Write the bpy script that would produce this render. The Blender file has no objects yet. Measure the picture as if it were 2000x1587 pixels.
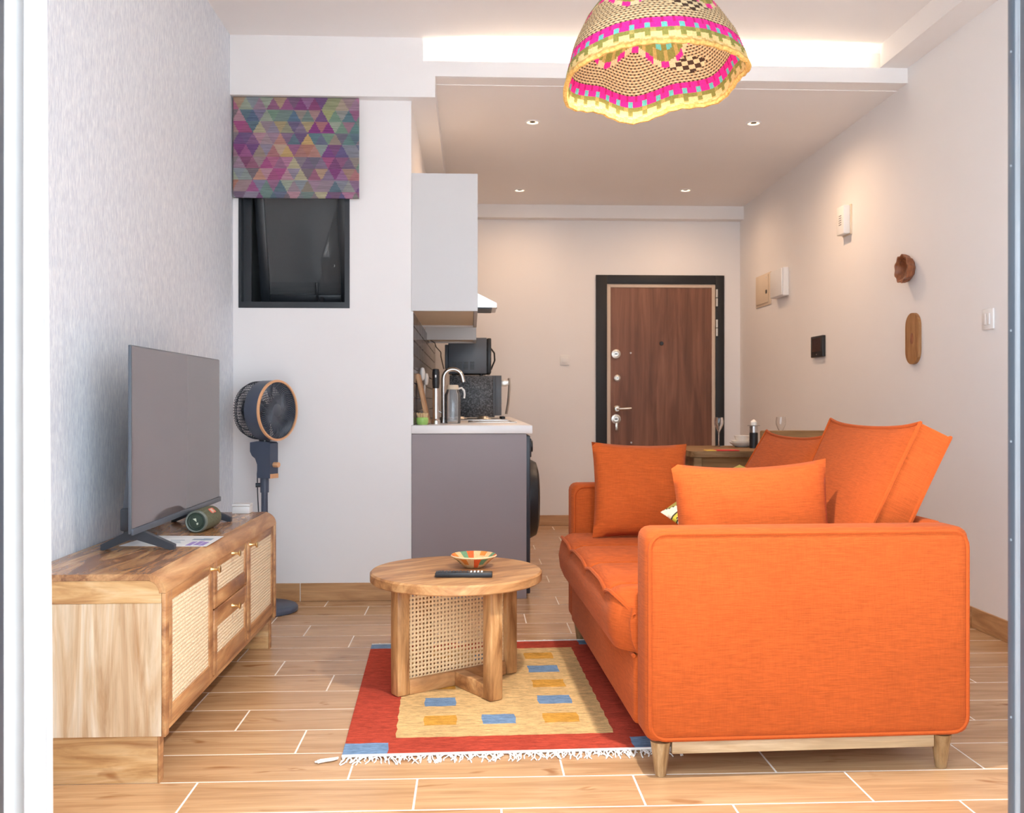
import bpy, bmesh, math, random
from mathutils import Vector, Matrix

random.seed(7)
S = bpy.context.scene
COL = S.collection
PI = math.pi

# ------------------------------------------------------------------ camera
F, H, TH, HZ = 1850.0, 1.047, math.radians(2.45), 785.0
cd = bpy.data.cameras.new('camera')
cam = bpy.data.objects.new('camera', cd)
COL.objects.link(cam)
cam.location = (0, 0, H)
cam.rotation_euler = (PI / 2, 0, -TH)
cd.sensor_width = 36
cd.lens = 36 * F / 2000
cd.shift_y = (HZ - 793.5) / 2000
cd.clip_start = 0.02
cd.dof.use_dof = True
cd.dof.focus_distance = 3.3
cd.dof.aperture_fstop = 7.0
S.camera = cam

# ------------------------------------------------------------------ sky, exposure
W = bpy.data.worlds.new('overcast_sky')
S.world = W
W.use_nodes = True
W.node_tree.nodes['Background'].inputs[0].default_value = (0.73, 0.875, 1.0, 1)
W.node_tree.nodes['Background'].inputs[1].default_value = 3.75
S.view_settings.view_transform = 'Standard'
S.view_settings.look = 'None'
S.view_settings.gamma = 1
S.view_settings.use_curve_mapping = False
S.view_settings.exposure = 0.58
S.cycles.max_bounces = 9
S.cycles.use_adaptive_sampling = True
S.cycles.adaptive_threshold = 0.06
S.cycles.diffuse_bounces = 5
S.cycles.transparent_max_bounces = 12
S.cycles.sample_clamp_indirect = 6
pl = bpy.data.lights.new('window_portal', 'AREA')
pl.shape = 'RECTANGLE'
pl.size, pl.size_y = 3.25, 2.4
pl.cycles.is_portal = True
po = bpy.data.objects.new('window_portal', pl)
COL.objects.link(po)
po.location = (0.75, 1.44, 1.22)
po.rotation_euler = (PI / 2, 0, 0)
sn = bpy.data.lights.new('sun', 'SUN')
sn.energy = 14; sn.angle = math.radians(0.6); sn.color = (1.0, 0.96, 0.90)
so = bpy.data.objects.new('sun', sn)
COL.objects.link(so)
so.rotation_euler = Vector((-0.55, -0.03, -1.0)).to_track_quat('-Z', 'Y').to_euler()      # high, along the facade: lights the balcony, not the room
WARM = (1.0, 0.66, 0.40)

# ------------------------------------------------------------------ photo pixel -> place
cT, sT = math.cos(TH), math.sin(TH)
def ray(u, v):
    x = (u - 1000) / F
    return Vector((x * cT + sT, cT - x * sT, -(v - HZ) / F))
def on_z(u, v, z=0.0):
    d = ray(u, v); t = (z - H) / d.z
    return Vector((d.x * t, d.y * t, z))
def on_y(u, v, y):
    d = ray(u, v); t = y / d.y
    return Vector((d.x * t, y, H + d.z * t))
RW0, RW1 = 2.335 + 0.009 * 4.2, -0.009            # right wall: X = RW0 + RW1 * Y
def rwx(y): return RW0 + RW1 * y
def on_rw(u, v):
    d = ray(u, v); t = RW0 / (d.x - RW1 * d.y)
    return Vector((d.x * t, d.y * t, H + d.z * t))

# ------------------------------------------------------------------ materials
def lin(r, g, b):
    f = lambda c: (c / 255 / 12.92) if c <= 10 else ((c / 255 + 0.055) / 1.055) ** 2.4
    return (f(r), f(g), f(b), 1.0)
class NT:
    def __init__(s, name):
        s.m = bpy.data.materials.new(name); s.m.use_nodes = True
        s.t = s.m.node_tree; s.b = s.t.nodes['Principled BSDF']
    def n(s, typ, **kw):
        nd = s.t.nodes.new(typ)
        for k, v in kw.items():
            if k.startswith('i_'): nd.inputs[int(k[2:])].default_value = v
            else: setattr(nd, k, v)
        return nd
    def l(s, a, b): s.t.links.new(a, b)
    def coords(s, kind, scale, rnd=True):
        tc = s.n('ShaderNodeTexCoord'); mp = s.n('ShaderNodeMapping')
        mp.inputs['Scale'].default_value = scale
        s.l(tc.outputs[kind], mp.inputs['Vector'])
        if rnd:
            oi = s.n('ShaderNodeObjectInfo'); mu = s.n('ShaderNodeMath', operation='MULTIPLY', i_1=57.0)
            s.l(oi.outputs['Random'], mu.inputs[0])
            s.l(mu.outputs[0], mp.inputs['Location'])
        return mp.outputs['Vector']
    def noise(s, vec, scale=1.0, detail=4.0, rough=0.55, dist=0.0):
        n = s.n('ShaderNodeTexNoise')
        n.inputs['Scale'].default_value = scale; n.inputs['Detail'].default_value = detail
        n.inputs['Roughness'].default_value = rough; n.inputs['Distortion'].default_value = dist
        s.l(vec, n.inputs['Vector'])
        return n.outputs[0]
    def ramp(s, fac, stops):
        r = s.n('ShaderNodeValToRGB'); e = r.color_ramp.elements
        while len(e) < len(stops): e.new(0.5)
        for el, (p, c) in zip(e, stops): el.position = p; el.color = c
        s.l(fac, r.inputs[0])
        return r.outputs[0]
    def mul(s, a, b, fac=1.0, mode='MULTIPLY'):
        m = s.n('ShaderNodeMix', data_type='RGBA', blend_type=mode)
        m.inputs[0].default_value = fac
        s.l(a, m.inputs[6])
        if isinstance(b, tuple): m.inputs[7].default_value = b
        else: s.l(b, m.inputs[7])
        return m.outputs[2]
    def bump(s, h, strength=0.2, dist=0.002):
        b = s.n('ShaderNodeBump')
        b.inputs['Strength'].default_value = strength; b.inputs['Distance'].default_value = dist
        s.l(h, b.inputs['Height']); s.l(b.outputs[0], s.b.inputs['Normal'])
    def done(s, rough=0.5, metal=0.0, spec=0.5, coat=0.0, col=None):
        s.b.inputs['Roughness'].default_value = rough; s.b.inputs['Metallic'].default_value = metal
        s.b.inputs['Specular IOR Level'].default_value = spec; s.b.inputs['Coat Weight'].default_value = coat
        if col is not None:
            if isinstance(col, tuple): s.b.inputs['Base Color'].default_value = col
            else: s.l(col, s.b.inputs['Base Color'])
        return s.m
def sc(c, k): return (c[0] * k, c[1] * k, c[2] * k, 1.0)
def plain(name, c, rough=0.5, metal=0.0, spec=0.5, var=0.06, coat=0.0, nscale=9.0):
    t = NT(name)
    n = t.noise(t.coords('Object', (1, 1, 1)), nscale, 3)
    return t.done(rough, metal, spec, coat, t.ramp(n, [(0.3, sc(c, 1 - var)), (0.7, sc(c, 1 + var))]))
def paint(name, c):
    t = NT(name); v = t.coords('Object', (1, 1, 1), False)
    n = t.noise(v, 1.3, 3); t.bump(t.noise(v, 220, 2), 0.05, 0.001)
    return t.done(0.7, 0, 0.25, 0, t.ramp(n, [(0.3, sc(c, 0.985)), (0.7, sc(c, 1.015))]))
def wood(name, dark, mid, light, axis=0, sx=1.3, sy=13.0, rough=0.45, spec=0.4, fine=0.8, dist=0.8, cut=(0.32, 0.5, 0.68), kind='Object', bump=0.12, knots=False):
    t = NT(name)
    s1 = [sy] * 3; s1[axis] = sx; s2 = [sy * 9] * 3; s2[axis] = sx * 3
    v = t.coords(kind, s1)
    c = t.ramp(t.noise(v, 1.0, 6, 0.6, dist), list(zip(cut, (dark, mid, light))))
    g = t.noise(t.coords(kind, s2), 1.0, 3, 0.6, 0.2)
    c = t.mul(c, t.ramp(g, [(0.3, (fine, fine, fine, 1)), (0.65, (1.04, 1.04, 1.04, 1))]))
    if knots:
        s3 = [sy * 0.55] * 3; s3[axis] = sx * 1.6
        k = t.noise(t.coords(kind, s3), 1.0, 2, 0.5, 2.0)
        c = t.mul(c, t.ramp(k, [(0.62, (1, 1, 1, 1)), (0.74, (0.62, 0.47, 0.36, 1))]))
    t.bump(g, bump, 0.001)
    return t.done(rough, 0, spec, 0, c)
def fabric(name, c, hs=(26, 26, 340), var=0.17, kind='Object', bump=0.35):
    t = NT(name)
    a = t.noise(t.coords(kind, hs), 1.0, 3, 0.6)
    b = t.noise(t.coords(kind, (hs[2], hs[2], hs[0])), 1.0, 2)
    big = t.noise(t.coords(kind, (3, 3, 3)), 1.0, 2)
    m = t.ramp(a, [(0.3, sc(c, 1 - var)), (0.7, sc(c, 1 + var))])
    m = t.mul(m, t.ramp(b, [(0.3, (0.93, 0.9, 0.9, 1)), (0.7, (1.04, 1.04, 1.04, 1))]))
    m = t.mul(m, t.ramp(big, [(0.3, (0.95, 0.95, 0.95, 1)), (0.7, (1.04, 1.04, 1.04, 1))]))
    t.bump(a, bump, 0.002)
    t.b.inputs['Sheen Weight'].default_value = 0.06
    t.b.inputs['Sheen Tint'].default_value = (1.0, 0.75, 0.55, 1)
    return t.done(0.9, 0, 0.15, 0, m)
def colour_attr(name, rough=0.8, spec=0.2, nsc=(60, 60, 60), var=0.2, bump=0.3):
    t = NT(name)
    a = t.n('ShaderNodeAttribute', attribute_name='Col')
    n = t.noise(t.coords('Object', nsc), 1.0, 3)
    t.bump(n, bump, 0.002)
    return t.done(rough, 0, spec, 0, t.mul(a.outputs['Color'], t.ramp(n, [(0.3, (1 - var,) * 3 + (1,)), (0.7, (1 + var * 0.5,) * 3 + (1,))])))
def emit(name, c, strength):
    t = NT(name)
    t.b.inputs['Emission Color'].default_value = c; t.b.inputs['Emission Strength'].default_value = strength
    return t.done(0.5, 0, 0.3, 0, c)
def glass(name, tint=(1, 1, 1, 1), solid=False, refl=1.45, bright_mix=None, amount=0.5):
    t = NT(name); nt = t.t
    if solid:
        t.b.inputs['Transmission Weight'].default_value = 1.0; t.b.inputs['IOR'].default_value = 1.42
        return t.done(0.02, 0, 0.5, 0, tint)
    out = nt.nodes['Material Output']
    tr = t.n('ShaderNodeBsdfTransparent'); gl = t.n('ShaderNodeBsdfGlossy'); fr = t.n('ShaderNodeFresnel'); mx = t.n('ShaderNodeMixShader')
    tr.inputs[0].default_value = tint; gl.inputs['Roughness'].default_value = 0.02; fr.inputs[0].default_value = refl
    base = tr.outputs[0]
    if bright_mix:
        df = t.n('ShaderNodeBsdfDiffuse'); m2 = t.n('ShaderNodeMixShader', i_0=amount); df.inputs[0].default_value = bright_mix  # even diffuse colour mixed in to paint brightness into dark glass
        t.l(tr.outputs[0], m2.inputs[1]); t.l(df.outputs[0], m2.inputs[2]); base = m2.outputs[0]
    t.l(fr.outputs[0], mx.inputs[0]); t.l(base, mx.inputs[1]); t.l(gl.outputs[0], mx.inputs[2]); t.l(mx.outputs[0], out.inputs[0])
    return t.m

M = {}
M['white'] = paint('white_wall_paint', (0.82, 0.80, 0.795, 1))
M['ceil'] = paint('ceiling_paint', (0.84, 0.805, 0.785, 1))
t = NT('grey_wallpaper')
v = t.coords('Object', (230, 230, 34), False)
n1 = t.noise(v, 1.0, 3, 0.6); n2 = t.noise(t.coords('Object', (60, 60, 20), False), 1.0, 4, 0.65)
c = t.ramp(n1, [(0.28, lin(208, 215, 228)), (0.72, lin(248, 252, 255))])
c = t.mul(c, t.ramp(n2, [(0.3, (0.92, 0.92, 0.925, 1)), (0.7, (1.03, 1.03, 1.03, 1))]))
t.bump(n1, 0.25, 0.002)
M['wallpaper'] = t.done(0.6, 0, 0.35, 0, c)
M['grout'] = plain('tile_grout', (0.86, 0.76, 0.66, 1), 0.8)
M['floor'] = wood('wood_look_floor_tile', (0.37, 0.195, 0.09, 1), (0.525, 0.302, 0.15, 1), (0.63, 0.395, 0.21, 1), 0, 1.6, 15, 0.27, 0.5, 0.86, 1.3, (0.25, 0.48, 0.72), bump=0.05, knots=True)
M['skirt'] = wood('wood_look_skirting_tile', (0.36, 0.18, 0.075, 1), (0.50, 0.27, 0.12, 1), (0.60, 0.35, 0.17, 1), 0, 1.6, 15, 0.35, 0.5, 0.86, 1.3, bump=0.05)
M['orange'] = fabric('orange_linen', (0.42, 0.078, 0.014, 1))
M['orange_pipe'] = fabric('orange_piping', (0.42, 0.075, 0.013, 1), var=0.08)
M['mango'] = wood('mango_wood', (0.24, 0.098, 0.040, 1), (0.47, 0.23, 0.095, 1), (0.62, 0.36, 0.165, 1), 1, 1.8, 12, 0.42, 0.45, 0.84, 1.4)
M['mango_x'] = wood('mango_wood_crossgrain', (0.34, 0.15, 0.05, 1), (0.58, 0.34, 0.145, 1), (0.72, 0.50, 0.28, 1), 0, 2.2, 18, 0.5, 0.4, 0.86, 1.2, knots=True)
M['mango_z'] = wood('mango_wood_upright', (0.40, 0.22, 0.10, 1), (0.60, 0.43, 0.27, 1), (0.74, 0.63, 0.49, 1), 2, 1.3, 16, 0.5, 0.4, 0.86, 1.1)
M['mango_top'] = wood('mango_wood_top', (0.17, 0.070, 0.032, 1), (0.40, 0.195, 0.085, 1), (0.62, 0.36, 0.165, 1), 1, 2.6, 15, 0.22, 0.55, 0.82, 1.8, (0.33, 0.5, 0.67))
M['table'] = wood('coffee_table_wood', (0.21, 0.085, 0.035, 1), (0.46, 0.225, 0.088, 1), (0.64, 0.37, 0.165, 1), 0, 2.2, 10, 0.42, 0.4, 0.84, 1.3)
M['table_z'] = wood('coffee_table_leg_wood', (0.25, 0.105, 0.038, 1), (0.52, 0.27, 0.105, 1), (0.70, 0.43, 0.20, 1), 2, 2.4, 16, 0.42, 0.4, 0.84, 1.2)
M['doorwood'] = wood('walnut_door_laminate', (0.125, 0.052, 0.032, 1), (0.215, 0.092, 0.055, 1), (0.285, 0.13, 0.078, 1), 2, 0.9, 11, 0.45, 0.35, 0.85, 1.0)
M['footwood'] = wood('sofa_foot_wood', (0.19, 0.095, 0.035, 1), (0.34, 0.20, 0.09, 1), (0.48, 0.32, 0.17, 1), 2, 6, 30, 0.4)
M['railwood'] = wood('sofa_rail_wood', (0.28, 0.17, 0.085, 1), (0.46, 0.31, 0.17, 1), (0.58, 0.42, 0.26, 1), 0, 2, 20, 0.5)
M['carved'] = wood('carved_red_brown_wood', (0.12, 0.035, 0.015, 1), (0.25, 0.085, 0.035, 1), (0.36, 0.14, 0.06, 1), 2, 8, 40, 0.4)
M['ovalwood'] = wood('oval_board_wood', (0.24, 0.10, 0.035, 1), (0.36, 0.17, 0.06, 1), (0.46, 0.24, 0.10, 1), 2, 5, 40, 0.5)
M['dining'] = wood('dining_table_wood', (0.13, 0.07, 0.032, 1), (0.27, 0.155, 0.07, 1), (0.37, 0.23, 0.12, 1), 0, 2, 14, 0.6, 0.15)
M['chairwood'] = wood('dining_chair_wood', (0.16, 0.08, 0.03, 1), (0.27, 0.14, 0.055, 1), (0.35, 0.19, 0.08, 1), 0, 2, 18, 0.6, 0.15)
M['boardwood'] = wood('cutting_board_wood', (0.40, 0.21, 0.10, 1), (0.55, 0.31, 0.16, 1), (0.64, 0.39, 0.22, 1), 2, 4, 30, 0.6)
M['cane'] = plain('woven_cane', (0.80, 0.58, 0.33, 1), 0.6, 0, 0.3, 0.14, nscale=160)
M['cane_pale'] = plain('pale_woven_cane', (0.78, 0.62, 0.42, 1), 0.6, 0, 0.3, 0.08, nscale=160)
M['dark_in'] = plain('cabinet_interior', (0.20, 0.115, 0.06, 1), 0.8)
M['brass'] = plain('brass', (0.80, 0.56, 0.25, 1), 0.28, 1.0)
M['chrome'] = plain('brushed_steel', (0.62, 0.60, 0.58, 1), 0.26, 1.0)
M['nickel'] = plain('satin_nickel', (0.66, 0.62, 0.56, 1), 0.32, 1.0)
M['alu'] = plain('grey_aluminium', (0.040, 0.050, 0.064, 1), 0.4, 0.0)
M['alu_light'] = plain('pale_aluminium', (0.21, 0.23, 0.255, 1), 0.35, 0.0)
M['black'] = plain('black_plastic', (0.012, 0.013, 0.016, 1), 0.4)
M['blackm'] = plain('matt_black_frame', (0.011, 0.012, 0.015, 1), 0.55)
M['charcoal'] = plain('charcoal_plastic', (0.035, 0.042, 0.055, 1), 0.35)
M['slate'] = plain('slate_grey_plastic', (0.085, 0.10, 0.125, 1), 0.38)
M['navy'] = plain('navy_blue_plastic', (0.062, 0.080, 0.125, 1), 0.42)
M['navy_dark'] = plain('dark_navy_wire', (0.014, 0.022, 0.035, 1), 0.4)
M['copper'] = plain('rose_copper', (0.88, 0.50, 0.27, 1), 0.35, 0.5)
M['window_black'] = plain('black_window_frame', (0.020, 0.024, 0.030, 1), 0.35)
M['shaft'] = plain('dark_air_shaft', (0.30, 0.31, 0.31, 1), 0.9)
M['mauve'] = plain('mauve_grey_laminate', (0.275, 0.225, 0.235, 1), 0.4, 0, 0.4, 0.02, nscale=2)
M['cabwhite'] = plain('pale_grey_laminate', (0.60, 0.59, 0.59, 1), 0.4, 0, 0.4, 0.01, nscale=2)
M['cabunder'] = plain('cabinet_underside', (0.74, 0.61, 0.46, 1), 0.6, 0, 0.3, 0.02)
M['counter'] = plain('white_worktop', (0.82, 0.80, 0.79, 1), 0.3, 0, 0.5, 0.02)
M['wtile'] = plain('dark_metro_tile', (0.085, 0.078, 0.088, 1), 0.22, 0, 0.6, 0.15)
M['wgrout'] = plain('pale_wall_grout', (0.76, 0.71, 0.68, 1), 0.8)
M['plastic'] = plain('white_plastic', (0.80, 0.79, 0.78, 1), 0.4, 0, 0.5, 0.01)
M['cream'] = plain('cream_plastic', (0.72, 0.60, 0.46, 1), 0.5, 0, 0.4, 0.02)
M['jamb'] = plain('beige_door_edge', (0.62, 0.50, 0.40, 1), 0.45, 0, 0.4, 0.02)
M['green'] = plain('lime_green_ceramic', (0.38, 0.62, 0.16, 1), 0.35)
M['red'] = plain('red_cloth', (0.60, 0.035, 0.03, 1), 0.8)
M['yellow'] = plain('yellow_cloth', (0.72, 0.48, 0.08, 1), 0.8)
M['ceramic'] = plain('white_ceramic', (0.82, 0.80, 0.76, 1), 0.2, 0, 0.5, 0.01)
M['wax'] = plain('white_candle_wax', (0.86, 0.84, 0.79, 1), 0.6)
M['paper'] = plain('white_paper', (0.78, 0.79, 0.80, 1), 0.6)
M['ink_purple'] = plain('purple_ink', (0.33, 0.24, 0.55, 1), 0.6)
M['ink_blue'] = plain('blue_grey_ink', (0.26, 0.33, 0.42, 1), 0.6)
M['olive'] = fabric('olive_green_mesh', (0.125, 0.135, 0.085, 1), (300, 300, 300), 0.3)
M['olive_rubber'] = plain('olive_grey_rubber', (0.14, 0.165, 0.145, 1), 0.45)
M['olive_dark'] = plain('dark_green_cone', (0.035, 0.055, 0.04, 1), 0.35)
M['logo_red'] = plain('orange_red_print', (0.70, 0.13, 0.07, 1), 0.5)
M['pale'] = plain('pale_print', (0.62, 0.66, 0.52, 1), 0.5)
M['fringe'] = plain('white_cotton_fringe', (0.80, 0.77, 0.72, 1), 0.9)
M['glass'] = glass('clear_pane')
M['jug_glass'] = glass('ribbed_jug_glass', (0.95, 0.96, 0.97, 1), bright_mix=(0.80, 0.81, 0.83, 1), amount=0.12)  # white diffuse share paints pale light into the clear jug
M['glass_solid'] = glass('clear_glassware', (0.98, 0.98, 0.98, 1), True)
M['brightened_pane'] = glass('grey_tinted_pane', (0.60, 0.61, 0.62, 1), bright_mix=(0.14, 0.145, 0.15, 1))  # grey diffuse share stands in for light the pane lacks
M['screen'] = NT('tv_screen').done(0.05, 0, 0.9, 0, lin(100, 92, 96))  # grey lift in the base colour stands in for reflections
M['screen_dark'] = NT('intercom_screen').done(0.15, 0, 0.5, 0, lin(58, 48, 48))
M['weave'] = colour_attr('woven_grass', 0.75, 0.2, (260, 260, 260), 0.22, 0.5)
M['print'] = colour_attr('printed_fabric', 0.85, 0.15, (14, 14, 420), 0.32, 0.2)
M['pillow_print'] = colour_attr('printed_canvas', 0.85, 0.15, (200, 200, 200), 0.1, 0.2)
t = NT('speckled_black_enamel')
n = t.noise(t.coords('Object', (1, 1, 1)), 110, 3, 0.7)
t.bump(n, 0.4, 0.002)
M['speckle'] = t.done(0.4, 0, 0.5, 0, t.ramp(n, [(0.45, (0.016, 0.018, 0.022, 1)), (0.70, (0.22, 0.23, 0.26, 1))]))
def rugmat(name, c):
    t = NT(name)
    n = t.noise(t.coords('Object', (22, 190, 60), False), 1.0, 3, 0.65); k = t.noise(t.coords('Object', (3, 3, 3), False), 1.0, 2)
    m = t.ramp(n, [(0.28, sc(c, 0.72)), (0.72, sc(c, 1.2))]); m = t.mul(m, t.ramp(k, [(0.3, (0.9, 0.9, 0.9, 1)), (0.7, (1.08, 1.08, 1.08, 1))]))
    q = t.noise(t.coords('Object', (38, 90, 60), False), 1.0, 5, 0.7)
    m = t.mul(m, t.ramp(q, [(0.33, (0.72, 0.72, 0.72, 1)), (0.62, (1.12, 1.12, 1.12, 1))]))
    t.bump(q, 0.9, 0.006)
    return t.done(0.95, 0, 0.1, 0, m)
M['rug_red'] = rugmat('rug_red', (0.50, 0.070, 0.040, 1))
M['rug_beige'] = rugmat('rug_beige', (0.72, 0.47, 0.21, 1))
M['rug_blue'] = rugmat('rug_blue', (0.19, 0.30, 0.46, 1))
M['rug_mustard'] = rugmat('rug_mustard', (0.68, 0.34, 0.06, 1))
t = NT('white_sheer_curtain')
t.b.inputs['Transmission Weight'].default_value = 0.0
t.b.inputs['Subsurface Weight'].default_value = 0.0
out = t.t.nodes['Material Output']; tl = t.n('ShaderNodeBsdfTranslucent'); mx = t.n('ShaderNodeMixShader', i_0=0.45)
tl.inputs[0].default_value = (0.95, 0.95, 0.95, 1)
t.done(0.9, 0, 0.1, 0, (0.93, 0.93, 0.93, 1))
t.l(t.b.outputs[0], mx.inputs[1]); t.l(tl.outputs[0], mx.inputs[2]); t.l(mx.outputs[0], out.inputs[0])
M['curtain'] = t.m
M['led'] = emit('warm_led', (1.0, 0.86, 0.66, 1), 60.0)
M['led_dim'] = emit('downlight_glow', (1.0, 0.80, 0.52, 1), 2.2)
M['bulb'] = emit('lit_bulb', (1.0, 0.88, 0.68, 1), 7.0)
M['down_in'] = plain('downlight_recess_shade', (0.10, 0.075, 0.05, 1), 0.6)  # dark colour stands in for shade inside the fitting

# ------------------------------------------------------------------ mesh helpers
class B:
    def __init__(s): s.bm = bmesh.new(); s.cols = None
    def box(s, x0, x1, y0, y1, z0, z1, bev=0.0, seg=2, m=None):
        mt = Matrix.Translation(((x0 + x1) / 2, (y0 + y1) / 2, (z0 + z1) / 2)) @ Matrix.Diagonal((x1 - x0, y1 - y0, z1 - z0, 1))
        vs = bmesh.ops.create_cube(s.bm, size=1.0, matrix=mt)['verts']
        if m is not None: bmesh.ops.transform(s.bm, matrix=m, verts=vs)
        if bev > 0:
            es = list({e for v in vs for e in v.link_edges})
            bmesh.ops.bevel(s.bm, geom=es, offset=bev, segments=seg, affect='EDGES', profile=0.5)
        return s
    def cyl(s, p0, p1, r0, r1=None, n=20):
        r1 = r0 if r1 is None else r1
        p0, p1 = Vector(p0), Vector(p1); d = p1 - p0
        m = Matrix.Translation((p0 + p1) / 2) @ d.to_track_quat('Z', 'Y').to_matrix().to_4x4()
        bmesh.ops.create_cone(s.bm, cap_ends=True, cap_tris=False, segments=n, radius1=r0, radius2=r1, depth=d.length, matrix=m)
        return s
    def lathe(s, prof, n=32, m=None, close=False):
        m = m or Matrix()
        rings = []
        for r, z in prof:
            if r < 1e-6: rings.append([s.bm.verts.new(m @ Vector((0, 0, z)))] * n)
            else: rings.append([s.bm.verts.new(m @ Vector((r * math.cos(2 * PI * k / n), r * math.sin(2 * PI * k / n), z))) for k in range(n)])
        prs = list(zip(rings, rings[1:])) + ([(rings[-1], rings[0])] if close else [])
        for a, b in prs:
            for k in range(n):
                q = [a[k], a[(k + 1) % n], b[(k + 1) % n], b[k]]
                u = []
                for w in q:
                    if w not in u: u.append(w)
                if len(u) > 2: s.bm.faces.new(u)
        return s
    def tube(s, pts, r, n=6, closed=False, rend=None):
        pts = [Vector(p) for p in pts]; L = len(pts); rings = []; up = None
        for i, p in enumerate(pts):
            a = pts[(i - 1) % L] if (closed or i > 0) else p
            b = pts[(i + 1) % L] if (closed or i < L - 1) else p
            d = (b - a).normalized()
            if up is None:
                up = Vector((0, 0, 1)) if abs(d.z) < 0.9 else Vector((1, 0, 0))
            x = d.cross(up)
            if x.length < 1e-5: x = d.cross(Vector((1, 0.3, 0.2)))
            x.normalize(); y = x.cross(d).normalized(); up = y
            rr = r if rend is None else r + (rend - r) * i / (L - 1)
            rings.append([s.bm.verts.new(p + x * rr * math.cos(2 * PI * k / n) + y * rr * math.sin(2 * PI * k / n)) for k in range(n)])
        for i in range(L if closed else L - 1):
            A, Bq = rings[i], rings[(i + 1) % L]
            for k in range(n): s.bm.faces.new([A[k], A[(k + 1) % n], Bq[(k + 1) % n], Bq[k]])
        if not closed:
            s.bm.faces.new(rings[0]); s.bm.faces.new(rings[-1])
        return s
    def prism(s, poly, m, d):                        # poly in local xy, extruded along local z by d, placed by m
        a = [s.bm.verts.new(m @ Vector((x, y, 0))) for x, y in poly]
        b = [s.bm.verts.new(m @ Vector((x, y, d))) for x, y in poly]
        s.bm.faces.new(a); s.bm.faces.new(b); k = len(poly)
        for i in range(k): s.bm.faces.new([a[i], a[(i + 1) % k], b[(i + 1) % k], b[i]])
        return s
    def hexa(s, p):                                  # 8 points: bottom 4 then top 4
        v = [s.bm.verts.new(q) for q in p]
        for f in ((0, 1, 2, 3), (4, 5, 6, 7), (0, 1, 5, 4), (1, 2, 6, 5), (2, 3, 7, 6), (3, 0, 4, 7)): s.bm.faces.new([v[i] for i in f])
        return s
def mesh(name, b, mat, sharp=38.0, cols=None):
    bm = b.bm
    bmesh.ops.recalc_face_normals(bm, faces=bm.faces)
    for f in bm.faces: f.smooth = True
    lim = math.radians(sharp)
    for e in bm.edges:
        if len(e.link_faces) == 2 and e.calc_face_angle(0.0) > lim: e.smooth = False
    if cols is not None:
        lay = bm.loops.layers.float_color.new('Col')
        for f in bm.faces:
            c = cols(f)
            for lp in f.loops: lp[lay] = c
    me = bpy.data.meshes.new(name); bm.to_mesh(me); bm.free()
    for mm in (mat if isinstance(mat, (list, tuple)) else [mat]): me.materials.append(M[mm])
    return me
def link(name, me, parent=None):
    o = bpy.data.objects.new(name, me); COL.objects.link(o)
    if parent is not None: o.parent = parent
    return o
def obj(name, b, mat, parent=None, sharp=38.0, cols=None): return link(name, mesh(name, b, mat, sharp, cols), parent)
def tag(o, label, cat, group=None):
    o['label'] = label; o['category'] = cat
    if group: o['group'] = group
    return o
def thing(name, label, cat, loc=(0, 0, 0), rz=0.0, group=None):
    o = bpy.data.objects.new(name, None); COL.objects.link(o)
    o.empty_display_size = 0.05
    o.location = loc; o.rotation_euler = (0, 0, rz)
    return tag(o, label, cat, group)
def struct(name, b, mat, label=None):
    o = obj(name, b, mat); o['kind'] = 'structure'
    if label: o['label'] = label
    return o
def copy_tree(o, parent=None):
    c = o.copy(); COL.objects.link(c); c.parent = parent
    for ch in list(o.children): copy_tree(ch, c)
    return c
def solid(o, t):
    md = o.modifiers.new('thickness', 'SOLIDIFY'); md.thickness = t; md.offset = 0
    return o
def rrect(x0, x1, y0, y1, r, n=5):
    p = []
    for cx, cy, a0 in ((x1 - r, y1 - r, 0), (x0 + r, y1 - r, 90), (x0 + r, y0 + r, 180), (x1 - r, y0 + r, 270)):
        for k in range(n + 1):
            a = math.radians(a0 + 90 * k / n); p.append((cx + r * math.cos(a), cy + r * math.sin(a)))
    return p
def basis(o, x, y, z): return Matrix(((x[0], y[0], z[0], o[0]), (x[1], y[1], z[1], o[1]), (x[2], y[2], z[2], o[2]), (0, 0, 0, 1)))
XZ = lambda y: basis((0, y, 0), (1, 0, 0), (0, 0, 1), (0, 1, 0))        # polygon in XZ, extruded along +Y
YZ = lambda x: basis((x, 0, 0), (0, 1, 0), (0, 0, 1), (1, 0, 0))        # polygon in YZ, extruded along +X

# ================================================================== THE ROOM
XL, YF, YW, YB = -1.25, 1.50, 5.03, 8.03          # left wall, balcony front, window wall, back wall
XK = -0.318                                         # kitchen side wall
ZC = 2.95
YL = 4.965                                          # front of the ceiling beam and cove lip
def zs(y): return 2.75 - 0.05 * (y - YL) / (YB - YL)    # kitchen ceiling

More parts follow.
